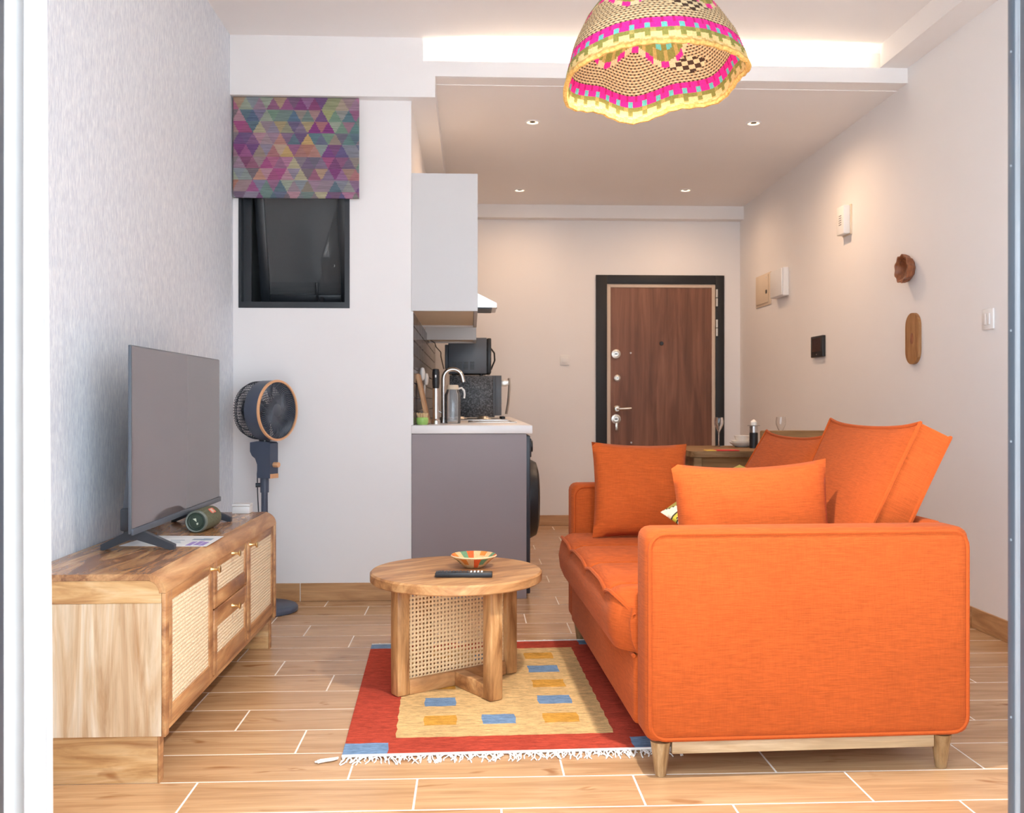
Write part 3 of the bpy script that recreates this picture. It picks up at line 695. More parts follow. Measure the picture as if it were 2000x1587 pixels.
for u_, v_, y_, lab in ((819.5, 716, 5.50, 'white ladle hanging on the tiled wall above the cutting board'), (833, 727, 5.95, 'white ladle hanging on the tiled wall further from the window wall')):
    q = on_y(u_, v_, y_)
    ld = thing('ladle', lab, 'utensil', (XK + 0.014, y_, q.z - 0.14), 0, 'white ladles on the kitchen wall')
    obj('bowl', B().lathe([(0, 0.0), (0.018, 0.004), (0.026, 0.02), (0.027, 0.05), (0.018, 0.072), (0.0, 0.078)], 16, Matrix.Translation((0.02, 0, 0.06)) @ Matrix.Diagonal((0.6, 1, 1, 1))), 'plastic', ld)
    obj('handle', B().tube([(0.012, 0, 0.075), (0.010, 0, 0.02), (0.008, 0, -0.06)], 0.005, 8), 'plastic', ld)
q = on_z(851, 828, CT)
hbn = thing('hand_blender', 'steel and black hand blender standing upright on the worktop', 'blender', (q.x, q.y + 0.02, CT))
obj('shaft', B().lathe([(0, 0.0), (0.026, 0.0), (0.026, 0.02), (0.017, 0.03), (0.017, 0.20), (0, 0.20)], 24), 'chrome', hbn)
obj('grip', B().lathe([(0, 0.20), (0.018, 0.20), (0.021, 0.23), (0.021, 0.29), (0.017, 0.308), (0, 0.31)], 24), 'black', hbn)
obj('button', B().box(-0.004, 0.004, -0.0235, -0.019, 0.26, 0.275, 0.001, 1), 'plastic', hbn)
# back wall switch
q = on_y(1103, 703, YB)
sw = thing('light_switch', 'white rocker switch on the wall left of the entrance door', 'switch', (q.x, YB, q.z - 0.042))
obj('plate', B().box(-0.04, 0.04, -0.009, 0, 0, 0.084, 0.003), 'plastic', sw)
obj('rocker', B().box(-0.022, 0.022, -0.0125, -0.009, 0.018, 0.066, 0.002), 'plastic', sw)

# ================================================================== RIGHT WALL
RR = math.atan2(RW1, -1.0)                      # local x runs along the wall towards the camera, -y out into the room
RR = -PI / 2 - math.atan(RW1) * -1.0
def rw_thing(name, label, cat, u_, v_, zoff=0.0, group=None):
    q = on_rw(u_, v_)
    return thing(name, label, cat, (q.x, q.y, q.z + zoff), -PI / 2 - math.atan(RW1), group), q
def ylen(u0, u1, v_): return abs(on_rw(u0, v_).y - on_rw(u1, v_).y)
def zlen(u_, v0, v1): return abs(on_rw(u_, v0).z - on_rw(u_, v1).z)
w_ = ylen(1645, 1658, 430) + 0.03; h_ = zlen(1655, 402, 460)
o, q = rw_thing('door_chime', 'tall white door chime box high on the right wall', 'door chime', 1656, 460)
obj('back_plate', B().box(-w_ / 2, w_ / 2, -0.008, 0, 0, h_, 0.002), 'cream', o)
bx = obj('cover', B().box(-w_ * 0.42, w_ * 0.42, -0.05, -0.008, h_ * 0.03, h_ * 0.97, 0.004), 'plastic', o)
b = B()
for k in range(5): b.box(-w_ * 0.12, w_ * 0.16, -0.0512, -0.0498, h_ * (0.34 + k * 0.075), h_ * (0.36 + k * 0.075))
obj('speaker_slots', b, 'charcoal', bx)['kind'] = 'stuff'
w_ = ylen(1478, 1507, 570); h_ = zlen(1492, 536, 598)
o, q = rw_thing('fuse_box', 'flush cream fuse box cover on the right wall near the entrance', 'fuse box', 1492, 598)
obj('frame', B().box(-w_ / 2, w_ / 2, -0.008, 0, 0, h_, 0.003), 'cream', o)
dr = obj('cover_door', B().box(-w_ * 0.43, w_ * 0.38, -0.014, -0.008, h_ * 0.08, h_ * 0.94, 0.002), 'cream', o)
obj('latch', B().box(w_ * 0.24, w_ * 0.32, -0.017, -0.014, h_ * 0.36, h_ * 0.47), 'black', dr)
obj('screw', B().cyl((w_ * 0.26, -0.016, h_ * 0.86), (w_ * 0.26, -0.013, h_ * 0.86), 0.008, n=10), 'nickel', o)
w_ = ylen(1515, 1540, 555) * 0.93; h_ = zlen(1530, 526, 580)
o, q = rw_thing('junction_box', 'white raised plastic box beside the cream fuse box', 'box', 1529, 580)
obj('box_body', B().box(-w_ / 2, w_ / 2, -0.045, 0, 0, h_, 0.005), 'plastic', o)
obj('box_lid', B().box(-w_ / 2 + 0.004, w_ / 2 - 0.004, -0.055, -0.0455, 0.004, h_ - 0.004, 0.004), 'plastic', o)
w_ = ylen(1589, 1612, 676); h_ = zlen(1601, 655, 696)
o, q = rw_thing('door_intercom', 'small black video intercom screen on the right wall', 'intercom', 1601, 697)
obj('housing', B().box(-w_ / 2, w_ / 2, -0.022, 0, 0, h_, 0.003), 'black', o)
obj('display', B().box(-w_ * 0.36, w_ * 0.36, -0.0235, -0.0222, h_ * 0.26, h_ * 0.90), 'screen_dark', o)
obj('button', B().cyl((0.0, -0.024, h_ * 0.12), (0.0, -0.022, h_ * 0.12), 0.004, n=10), 'nickel', o)
# carved wooden bowl on the wall
h_ = zlen(1778, 498, 552)
o, q = rw_thing('carved_wooden_bowl', 'small fluted red brown wooden bowl hung on the right wall', 'bowl', 1780, 552)
b = B(); R_ = h_ / 2; n_ = 56; rings = []
for r, z in ((0.02, 0.0), (0.62, 0.0), (0.88, 0.30), (0.98, 0.68), (1.0, 1.0), (0.90, 0.98), (0.74, 0.58), (0.42, 0.34), (0.02, 0.30)):
    rings.append([b.bm.verts.new((R_ * r * (1 + 0.07 * r * math.cos(9 * a)) * math.cos(a), -0.058 * z, R_ + R_ * r * (1 + 0.07 * r * math.cos(9 * a)) * math.sin(a))) for a in [2 * PI * k / n_ for k in range(n_)]])
for A, C_ in zip(rings, rings[1:]):
    for k in range(n_): b.bm.faces.new([A[k], A[(k + 1) % n_], C_[(k + 1) % n_], C_[k]])
b.bm.faces.new(rings[0]); b.bm.faces.new(rings[-1])
obj('carved_bowl', b, 'carved', o)
h_ = zlen(1787, 611, 711); w_ = ylen(1774, 1800, 660)
o, q = rw_thing('oval_wooden_board', 'long oval wooden board with a dark knot on the right wall', 'wall decoration', 1786.5, 711)
b = B().prism(rrect(-w_ / 2, w_ / 2, 0, h_, w_ * 0.47, 8), basis((0, -0.016, 0), (1, 0, 0), (0, 0, 1), (0, 1, 0)), 0.016)
brd = obj('board', b, 'ovalwood', o)
obj('knot', B().lathe([(0, 0.0022), (0.014, 0.0016), (0.020, 0)], 16, basis((0.0, -0.0161, h_ * 0.5), (1, 0, 0), (0, 0, 1.5), (0, -1, 0))), 'carved', brd)
h_ = zlen(1932, 603, 643); w_ = ylen(1921, 1943, 620)
o, q = rw_thing('light_switch', 'white double rocker switch on the right wall near the balcony', 'switch', 1932, 643)
obj('plate', B().box(-w_ / 2, w_ / 2, -0.010, 0, 0, h_, 0.003), 'plastic', o)
for s_ in (-1, 1): obj('rocker', B().box(s_ * w_ * 0.14 - w_ * 0.12, s_ * w_ * 0.14 + w_ * 0.12, -0.014, -0.010, h_ * 0.22, h_ * 0.78, 0.002), 'plastic', o)

# ================================================================== SOFT SHAPES
def cushion(name, w, h, t_, mat, parent, kx=0.05, pw=0.42, n=22, sag=0.0, cols=None):
    """knife edge pillow standing in local xz, thickness along y, bottom edge at z = 0"""
    b = B(); V = {}
    def pt(i, j, s_):
        u = -1 + 2 * i / n; v = -1 + 2 * j / n
        e = max(0.0, (1 - u * u) * (1 - v * v)) ** pw
        x = w / 2 * u * (1 - kx * (1 - v * v)); z = h / 2 * (1 + v * (1 - kx * (1 - u * u)))
        wr = 0.004 * math.sin(9 * u + 4 * v) * e
        return (x, s_ * t_ / 2 * e + wr, z - sag * (1 - u * u) * (v > 0) * v)
    for s_ in (-1, 1):
        for i in range(n + 1):
            for j in range(n + 1):
                edge = i in (0, n) or j in (0, n)
                k = (i, j, 0 if edge else s_)
                if k not in V: V[k] = b.bm.verts.new(pt(i, j, s_))
        for i in range(n):
            for j in range(n):
                f = []
                for a, c_ in ((i, j), (i + 1, j), (i + 1, j + 1), (i, j + 1)):
                    edge = a in (0, n) or c_ in (0, n)
                    f.append(V[(a, c_, 0 if edge else s_)])
                b.bm.faces.new(f)
    return obj(name, b, mat, parent, 75, cols)
def rot_x(o, deg, rz=0.0, ry=0.0): o.rotation_euler = (math.radians(deg), math.radians(ry), math.radians(rz))

# ================================================================== SOFA
SL, SD, SZ0, SZ1 = 1.62, 0.94, 0.098, 0.692
AW = 0.145
sofa = thing('sofa', 'bright orange fabric two seat sofa with tapered wooden feet', 'sofa', (0.483, 2.602, 0), math.radians(1.9))
def arm(v0, v1):
    o = obj('armrest', B().box(0, SD, v0, v1, SZ0, SZ1, 0.034, 4), 'orange', sofa)
    for vv, off in ((v0 + 0.006, 1), (v1 - 0.006, -1)):
        obj('piping', B().tube([(x, vv, z) for x, z in rrect(0.012, SD - 0.012, SZ0 + 0.012, SZ1 - 0.012, 0.045, 6)], 0.0065, 6, True), 'orange_pipe', o)
arm(0, AW); arm(SL - AW, SL)
BK = 0.872
obj('backrest', B().box(BK, SD, AW, SL - AW, SZ0, SZ1, 0.022, 3), 'orange', sofa)
fr = obj('front_rail', B().box(-0.004, BK - 0.002, AW + 0.001, SL - AW - 0.001, SZ0 + 0.004, 0.310, 0.018, 3), 'orange', sofa)
obj('piping', B().tube([(-0.004, AW + 0.002, 0.306), (-0.006, SL / 2, 0.306), (-0.004, SL - AW - 0.002, 0.306)], 0.006, 6), 'orange_pipe', fr)
# seat cushion with pulled-in creases across it
b = B(); u0, u1, v0, v1, zb, zt = -0.052, BK - 0.004, AW + 0.002, SL - AW - 0.002, 0.312, 0.492
CR = [0.335, 0.72, 1.115]
NU, NV = 40, 266
def seat_z(u, v):
    fu = (u - u0) / (u1 - u0); fv = (v - v0) / (v1 - v0)
    e = max(0.0, min(1.0, min(fu, 1 - fu) / 0.05)) ** 0.5 * max(0.0, min(1.0, min(fv, 1 - fv) / 0.03)) ** 0.5
    z = zt - 0.022 + 0.022 * e
    for c_ in CR:
        cv = c_ + 0.012 * math.cos((u - 0.10) * 7)
        d = abs(v - cv)
        k = 1.0 if 0.045 < fu < 0.30 else max(0.0, 1 - (0.045 - fu) / 0.045 if fu <= 0.045 else 1 - (fu - 0.30) / 0.05)
        z -= 0.050 * math.exp(-(d / 0.0065) ** 2) * max(k, 0.0) + 0.012 * math.exp(-(d / 0.06) ** 2) * (1 if fu < 0.45 else 0.3)
    return z - 0.045 * near(v)
def near(v): return math.exp(-((v - v0) / 0.05) ** 2) + 0.3 * math.exp(-((v - v1) / 0.04) ** 2)
def uf(v): return 0.052 * near(v)
G = [[None] * (NV + 1) for _ in range(NU + 1)]; L_ = [[None] * (NV + 1) for _ in range(2)]
for i in range(NU + 1):
    for j in range(NV + 1):
        v = v0 + (v1 - v0) * j / NV; u = u0 + (u1 - u0) * i / NU
        G[i][j] = b.bm.verts.new((u + uf(v) * (1 - i / NU) ** 4, v, seat_z(u, v)))
for i in range(NU):
    for j in range(NV): b.bm.faces.new([G[i][j], G[i + 1][j], G[i + 1][j + 1], G[i][j + 1]])
rows = [G[0]]
for k, (du, z) in enumerate(((-0.008, 0.445), (-0.016, 0.40), (-0.010, 0.35), (0.006, zb))):
    rows.append([b.bm.verts.new((u0 + du + uf(v0 + (v1 - v0) * j / NV), v0 + (v1 - v0) * j / NV, z - (0.012 if k == 0 else 0) * sum(math.exp(-((v0 + (v1 - v0) * j / NV - c_) / 0.06) ** 2) for c_ in CR))) for j in range(NV + 1)])
for a, c_ in zip(rows, rows[1:]):
    for j in range(NV): b.bm.faces.new([a[j], a[j + 1], c_[j + 1], c_[j]])
bl_, br_ = b.bm.verts.new((u1, v0, zb)), b.bm.verts.new((u1, v1, zb))
b.bm.faces.new([rows[-1][0], rows[-1][-1], br_, bl_]); b.bm.faces.new([G[NU][j] for j in range(NV + 1)] + [br_, bl_])
b.bm.faces.new([G[i][0] for i in range(NU + 1)] + [bl_] + [r[0] for r in rows[:0:-1]]); b.bm.faces.new([G[i][NV] for i in range(NU + 1)] + [br_] + [r[-1] for r in rows[:0:-1]])
seat = obj('seat_cushion', b, 'orange', sofa, 60)
obj('piping', B().tube([(u0 - 0.002 + uf(v0 + (v1 - v0) * j / NV), v0 + (v1 - v0) * j / NV, seat_z(u0 + 0.006, v0 + (v1 - v0) * j / NV) - 0.002) for j in range(0, NV + 1, 3)], 0.0065, 6), 'orange_pipe', seat)
# two boxed back cushions leaning on the back
def back_cushion(vc, w, h, t_, lean, u_bot, z0=0.497, sag=0.016):
    o = thing('back_cushion', '', '')
    for k_ in ('label', 'category'): del o[k_]
    o.parent = sofa; n = 20; b = B(); lay = []
    prof = [(0.0, 0.0), (0.004, 0.28), (0.0, 0.72), (0.0, 1.0)]
    def P(a, c_, y):
        x = (a - 0.5) * w; z = c_ * h
        ed = max(0.0, (1 - (2 * a - 1) ** 2) * (1 - (2 * c_ - 1) ** 2))
        z -= sag * (1 - (2 * a - 1) ** 2) * max(0.0, 2 * c_ - 1) - 0.010 * abs(2 * a - 1) ** 6 * max(0, 2 * c_ - 1)
        x *= 1 - 0.02 * (1 - (2 * c_ - 1) ** 2)
        return (x, y + (-1 if y < 0 else 1) * 0.030 * ed ** 0.6, z)
    F_ = {}
    for s_ in (-1, 1):
        for i in range(n + 1):
            for j in range(n + 1): F_[(s_, i, j)] = b.bm.verts.new(P(i / n, j / n, s_ * t_ / 2))
        for i in range(n):
            for j in range(n): b.bm.faces.new([F_[(s_, i, j)], F_[(s_, i + 1, j)], F_[(s_, i + 1, j + 1)], F_[(s_, i, j + 1)]])
    rim = [(i, 0) for i in range(n)] + [(n, j) for j in range(n)] + [(i, n) for i in range(n, 0, -1)] + [(0, j) for j in range(n, 0, -1)]
    for a, c_ in zip(rim, rim[1:] + rim[:1]): b.bm.faces.new([F_[(-1,) + a], F_[(-1,) + c_], F_[(1,) + c_], F_[(1,) + a]])
    paths = [[F_[(s_,) + a].co.copy() for a in rim] for s_ in (-1, 1)]
    me = mesh('back_cushion', b, 'orange', 50)
    bpy.data.objects.remove(o)
    o = link('back_cushion', me, sofa)
    for pth in paths: obj('piping', B().tube(pth, 0.0065, 6, True), 'orange_pipe', o)
    # local x along the sofa, local -y faces the seat front (-X)
    o.matrix_local = Matrix.Translation((u_bot, vc, z0)) @ Matrix.Rotation(math.radians(lean), 4, 'Y') @ Matrix.Rotation(-PI / 2, 4, 'Z')
    return o
back_cushion(0.505, 0.655, 0.505, 0.105, 25.5, 0.705)
back_cushion(1.150, 0.635, 0.455, 0.105, 31, 0.665)
def foot(u, v): return obj('foot', B().lathe([(0, 0), (0.0135, 0), (0.016, 0.004), (0.0285, 0.098), (0, 0.098)], 20, Matrix.Translation((u, v, 0))), 'footwood', sofa)
for u, v in ((0.048, 0.034), (0.865, 0.034), (0.048, SL - 0.05), (0.865, SL - 0.05)): foot(u, v)
obj('base_rail', B().box(0.078, 0.838, 0.02, 0.04, 0.064, 0.098, 0.002), 'railwood', sofa)
obj('base_rail', B().box(0.078, 0.838, SL - 0.06, SL - 0.04, 0.064, 0.098, 0.002), 'railwood', sofa)

# loose pillows
def sofa_pt(u, v, z):
    a = math.radians(1.9)
    return (0.483 + u * math.cos(a) - v * math.sin(a), 2.602 + u * math.sin(a) + v * math.cos(a), z)
p1 = thing('throw_pillow', 'square orange pillow standing against the far sofa arm', 'pillow', (on_y(1252, 1000, 3.86).x, 3.86, 0.489), 0, 'loose pillows on the sofa')
o = cushion('pillow_body', 0.405, 0.395, 0.14, 'orange', p1, 0.06); rot_x(o, -11, 3, 1.5)
p2 = thing('throw_pillow', 'wide rectangular orange pillow behind the near sofa arm', 'pillow', (on_y(1482, 1000, 2.93).x, 2.935, 0.489), 0, 'loose pillows on the sofa')
o = cushion('pillow_body', 0.515, 0.375, 0.15, 'orange', p2, 0.05, sag=0.012); rot_x(o, -9, 4, -1.4)
def print_col(f):
    c_ = f.calc_center_median()
    x, z = c_.x * 22, c_.z * 22
    k = math.sin(x * 1.0 + 1.4 * math.sin(z * 0.8)) + math.sin(z * 1.3 + 1.2 * math.cos(x * 0.9))
    if 0.62 < k < 0.75 or 1.30 < k < 1.40: return lin(70, 62, 44)
    if k >= 0.75 and k < 1.30: return lin(186, 172, 62)
    if -1.15 < k < -1.02: return lin(84, 76, 60)
    if k <= -1.15: return lin(150, 132, 66)
    return lin(214, 198, 176)
p3 = thing('throw_pillow', 'cream pillow with olive swirl print tucked between the orange pillows', 'pillow', (0.922, 3.10, 0.489), 0, 'loose pillows on the sofa')
o = cushion('pillow_body', 0.42, 0.42, 0.09, 'pillow_print', p3, 0.0, n=64, cols=print_col)
o.matrix_local = Matrix.Rotation(math.radians(-12), 4, 'Z') @ Matrix.Rotation(math.radians(-57.5), 4, 'X') @ Matrix.Translation((0, 0, 0.297)) @ Matrix.Rotation(math.radians(-45), 4, 'Y') @ Matrix.Translation((0, 0, -0.21))

# ================================================================== RUG
RC = [on_z(668, 1480), on_z(1262, 1467), on_z(1163, 1252), on_z(726, 1262)]      # near left, near right, far right, far left
RC[1] = Vector((0.624, 2.832, 0)); RC[2] = Vector((0.595, 4.125, 0))
def rugp(a, c_, z=0.0):
    p_ = RC[0].lerp(RC[1], a).lerp(RC[3].lerp(RC[2], a), c_); return Vector((p_.x, p_.y, z))
rug = thing('rug', 'red bordered beige rug with blue and mustard blocks under the table', 'rug', (0, 0, 0))
us = {0.0, 1.0, 0.132, 0.868, 0.150, 0.828}; vsr = {0.0, 1.0, 0.075, 0.945, 0.105, 0.912}
blocks = []
colsx = [(0.234, 0.340), (0.422, 0.531), (0.622, 0.738)]
rowsv = [(0.190 + 0.148 * k, 0.190 + 0.148 * k + 0.072) for k in range(5)]
for r, (a, c_) in enumerate(rowsv):
    for q_, (x0, x1) in enumerate(colsx):
        if q_ == 1 and r not in (0, 4): continue
        m_ = 3 if (r + (1 if q_ == 1 else 0)) % 2 == 0 else 2
        blocks.append((x0, x1, a, c_, m_)); us |= {x0, x1}; vsr |= {a, c_}
us |= {k / 24 for k in range(25)}; vsr |= {k / 30 for k in range(31)}
us, vsr = sorted(us), sorted(vsr)
def rug_mat(a, c_):
    for x0, x1, y0_, y1_, m_ in blocks:
        if x0 < a < x1 and y0_ < c_ < y1_: return m_
    if (a < 0.132 or a > 0.868) and (c_ < 0.075 or c_ > 0.945): return 2
    if a < 0.150 or a > 0.828 or c_ < 0.105 or c_ > 0.912: return 0
    return 1
b = B(); T = 0.008
gv = [[b.bm.verts.new(rugp(a, c_, T) + Vector((0.0 if a in (0, 1) else 0.0022 * math.sin(c_ * 97 + a * 31), 0.0018 * math.sin(a * 83 + c_ * 17), 0))) for a in us] for c_ in vsr]
fm = []
for j in range(len(vsr) - 1):
    for i in range(len(us) - 1):
        f = b.bm.faces.new([gv[j][i], gv[j][i + 1], gv[j + 1][i + 1], gv[j + 1][i]])
        f.material_index = rug_mat((us[i] + us[i + 1]) / 2, (vsr[j] + vsr[j + 1]) / 2)
lo = [[b.bm.verts.new(v.co - Vector((0, 0, T - 0.0005))) for v in r] for r in (gv[0], [r[-1] for r in gv], gv[-1][::-1], [r[0] for r in gv][::-1])]
for up_, dn in zip((gv[0], [r[-1] for r in gv], gv[-1][::-1], [r[0] for r in gv][::-1]), lo):
    for i in range(len(up_) - 1): b.bm.faces.new([up_[i], dn[i], dn[i + 1], up_[i + 1]])
obj('weave', b, ['rug_red', 'rug_beige', 'rug_blue', 'rug_mustard'], rug)
def fringe(c_, sgn, n, lmin, lmax):
    b = B()
    b.tube([rugp(a / 40, c_, 0.007) + Vector((0, -0.004 * sgn, 0)) for a in range(41)], 0.0045, 6)
    for k in range(n):
        a = (k + 0.5) / n; p_ = rugp(a, c_, 0.005)
        for s_ in range(4):
            L = rng.uniform(lmin, lmax); w = rng.uniform(-0.03, 0.022) * (L / 0.06); pts = []
            ph = rng.uniform(0, 6)
            for i in range(6):
                t_ = i / 5
                pts.append(p_ + Vector((w * t_ + 0.006 * math.sin(ph + 5 * t_) * t_, -sgn * L * t_, -0.0025 * t_ + 0.003 * math.sin(PI * t_) * rng.random())))
            b.tube(pts, 0.0021, 4)
    o = obj('fringe', b, 'fringe', rug); o['kind'] = 'stuff'
fringe(0.0, 1, 52, 0.018, 0.066); fringe(1.0, -1, 44, 0.012, 0.035)
b = B()
for k in range(9):
    pts = [rugp(0.0, 0.0, 0.006) + Vector((-0.01 - (0.045 + 0.006 * k % 0.02) * t_, -0.012 - 0.03 * t_ * (0.5 + 0.1 * k) - 0.006 * math.sin(4 * t_ + k), -0.001)) for t_ in (0, .25, .5, .75, 1)]
    b.tube(pts, 0.0024, 4)
o = obj('corner_tassel', b, 'fringe', rug); o['kind'] = 'stuff'

# ================================================================== CANE WEBBING
def cane(b, m, w, h, cell, r):
    """sheet in local xy (0..w, 0..h) with a real hole in each cell"""
    nx, ny = max(1, round(w / cell)), max(1, round(h / cell)); cw, ch = w / nx, h / ny
    C_ = [[b.bm.verts.new(m @ Vector((i * cw, j * ch, 0))) for j in range(ny + 1)] for i in range(nx + 1)]
    for i in range(nx):
        for j in range(ny):
            cx, cy = (i + 0.5) * cw, (j + 0.5) * ch
            o8 = [b.bm.verts.new(m @ Vector((cx + r * math.cos(a), cy + r * math.sin(a), 0))) for a in [PI * (0.25 + 0.5 * k) - PI / 8 + PI / 4 * e for k in range(4) for e in (0, 1)]]
            cr = [C_[i + 1][j + 1], C_[i][j + 1], C_[i][j], C_[i + 1][j]]
            for k in range(4):
                b.bm.faces.new([cr[k], o8[2 * k + 1], o8[2 * k]])
                b.bm.faces.new([cr[k], cr[(k + 1) % 4], o8[(2 * k + 2) % 8], o8[2 * k + 1]])
    return b

# ================================================================== COFFEE TABLE
ct = thing('coffee_table', 'round wooden coffee table with crossed cane panel base on the rug', 'coffee table', (-0.056, 3.508, 0.0085), math.radians(33.5))
b = B(); R_, zt0, zt1 = 0.3165, 0.384, 0.420
b.lathe([(0, zt1), (R_ - 0.006, zt1), (R_, zt1 - 0.006), (R_, zt0 + 0.004), (R_ - 0.004, zt0), (0, zt0)], 72)
obj('tabletop', b, 'table', ct)
LP = 0.236
for k in range(4):
    m = Matrix.Rotation(k * PI / 2, 4, 'Z') @ Matrix.Translation((LP, 0, 0))
    o = obj('leg', B().box(-0.026, 0.026, -0.0275, 0.0275, 0, zt0, 0.009, 2), 'table_z', ct); o.matrix_local = m
b = B().box(-LP + 0.026, LP - 0.026, -0.0225, 0.0225, 0.0, 0.052, 0.003)
obj('bottom_rail', b, 'table', ct)
obj('bottom_rail', B().box(-0.0225, 0.0225, -LP + 0.026, -0.0226, 0.0, 0.052, 0.003), 'table', ct)
obj('bottom_rail', B().box(-0.0225, 0.0225, 0.0226, LP - 0.026, 0.0, 0.052, 0.003), 'table', ct)
obj('top_rail', B().box(-LP + 0.026, LP - 0.026, -0.02, 0.02, zt0 - 0.03, zt0, 0.002), 'table', ct)
obj('top_rail', B().box(-0.02, 0.02, -LP + 0.026, -0.0205, zt0 - 0.022, zt0, 0.002), 'table', ct)
o = obj('cane_panel', cane(B(), XZ(-0.004), 2 * LP - 0.052, zt0 - 0.082, 0.0150, 0.0042), 'cane', ct, 180)
o.location = (-LP + 0.026, 0, 0.052); solid(o, 0.003)

TZ = 0.0085 + zt1
qa, qb = on_z(850, 1128, TZ), on_z(962, 1128, TZ)
rm = thing('remote_control', 'black remote control lying on the round coffee table', 'remote', ((qa.x + qb.x) / 2, (qa.y + qb.y) / 2 + 0.021, TZ), math.atan2(qb.y - qa.y, qb.x - qa.x))
rl = (qb - qa).length
body = obj('body', B().box(-rl / 2, rl / 2, -0.021, 0.021, 0.0, 0.018, 0.004), 'black', rm)
for i in range(13):
    for j in range(3):
        x_ = -rl * 0.43 + i * rl * 0.062
        pale = i in (9, 10, 11, 12)
        bb = obj('button', B().box(x_ - 0.0035, x_ + 0.0035, -0.0135 + j * 0.0105, -0.0065 + j * 0.0105, 0.018, 0.0198, 0.0008, 1), 'plastic' if pale else 'charcoal', rm)
q = on_z(925.5, 1111, TZ)
bw = thing('woven_bowl', 'shallow woven bowl with orange and green patches on the coffee table', 'bowl', (q.x, q.y + 0.045, TZ))
b = B(); prof = [(0.0, 0.0), (0.030, 0.0), (0.040, 0.004), (0.052, 0.016), (0.066, 0.029), (0.079, 0.038), (0.0835, 0.041), (0.0865, 0.0445), (0.0835, 0.048), (0.078, 0.045), (0.064, 0.034), (0.048, 0.020), (0.036, 0.010), (0.0, 0.008)]
b.lathe(prof, 72)
def bowl_col(f):
    c_ = f.calc_center_median(); a = (math.degrees(math.atan2(c_.y, c_.x)) + 360 + 8) % 360; r = math.hypot(c_.x, c_.y)
    if r > 0.0815: return lin(232, 196, 152)
    s_ = int(a // 20) % 9
    if 0.042 < r < 0.0815:
        if s_ in (0, 5): return lin(226, 100, 52)
        if s_ in (1, 6) and r > 0.05: return lin(110, 148, 112)
        if s_ in (3, 8) and r > 0.058: return lin(214, 132, 60)
    return lin(222, 184, 134)
obj('weave', b, 'weave', bw, 60, bowl_col)

# ================================================================== TV STAND
SX0, SX1, SY0, SY1, SZB, SZT = XL + 0.011, -0.836, 2.630, 4.100, 0.132, 0.577
st = thing('tv_stand', 'long wooden tv stand with cane doors, drawers and brass knobs', 'tv stand', (SX0, SY0, 0))
D_, L_ = SX1 - SX0, SY1 - SY0
r_ = 0.052
arcp = lambda rr, n=8: [(D_ - r_ + rr * math.cos(math.radians(90 - 90 * k / n)), SZT - r_ + rr * math.sin(math.radians(90 - 90 * k / n))) for k in range(n + 1)]
tk = 0.028
top_prof = [(0, SZT)] + arcp(r_) + [(D_, SZT - 0.10), (D_ - 0.010, SZT - 0.10)] + [(x, z) for x, z in reversed(arcp(r_ - 0.022))][:] + [(D_ - r_, SZT - 0.022), (0, SZT - 0.022)]
# top board runs the whole length; its ends carry a horizontal grained plank
obj('top_board', B().prism([(0, SZT), (D_ - r_ + 0.010, SZT), (D_ - r_ + 0.010, SZT - 0.0178), (0, SZT - 0.018)], XZ(0.0), L_), 'mango_top', st)
obj('front_lip', B().prism([(D_ - r_ + 0.0102, SZT)] + arcp(r_)[2:] + [(D_ - 0.013, SZT - r_)] + [(D_ - r_ + (r_ - 0.018) * math.cos(math.radians(75 * k / 8)), SZT - r_ + (r_ - 0.018) * math.sin(math.radians(75 * k / 8))) for k in range(9)], XZ(0.0), L_), 'mango', st)
for y0_, y1_ in ((0.0, 0.032), (L_ - 0.032, L_)):
    prof = [(0, SZT - 0.0185)] + [(D_ - r_ + (r_ - 0.0185) * math.cos(math.radians(90 - 90 * k / 8)), SZT - r_ + (r_ - 0.0185) * math.sin(math.radians(90 - 90 * k / 8))) for k in range(9)] + [(D_ - 0.0185, SZT - r_ - 0.0006), (D_ - 0.0119, SZT - r_ - 0.0006), (D_ - 0.0119, SZT - 0.080), (0, SZT - 0.080)]
    obj('end_plank', B().prism(prof, XZ(y0_ + 0.0005), y1_ - y0_ - 0.0005), 'mango_x', st)
    obj('side_panel', B().box(0, D_ - 0.012, y0_ + 0.001, y1_, SZB, SZT - 0.0805, 0.001, 1), 'mango_z', st)
    obj('edge_band', B().box(D_ - 0.0118, D_, y0_, y1_, SZB - 0.002, SZT - r_ - 0.0005, 0.003), 'mango', st)
    fy = y0_ + (0.012 if y0_ == 0 else -0.006)
    obj('foot_panel', B().box(0.0, D_ - 0.026, fy, fy + 0.034, 0.0, SZB - 0.0005, 0.002), 'mango_x', st)
    obj('foot_edge', B().box(D_ - 0.0255, D_ - 0.020, fy, fy + 0.034, 0.0, SZB - 0.0005, 0.001), 'mango', st)
obj('carcass', B().box(0, D_ - 0.075, 0.033, L_ - 0.033, SZB + 0.02, SZT - 0.019), 'dark_in', st)
obj('bottom_board', B().box(0, D_ - 0.012, 0.033, L_ - 0.033, SZB - 0.002, SZB + 0.018, 0.002), 'mango', st)
third = (L_ - 0.064) / 3
for k in (1, 2): obj('divider', B().box(D_ - 0.073, D_ - 0.010, 0.032 + third * k - 0.009, 0.032 + third * k + 0.009, SZB + 0.0185, SZT - 0.030, 0.002), 'mango', st)
fx0, fx1 = D_ - 0.024, D_ - 0.004
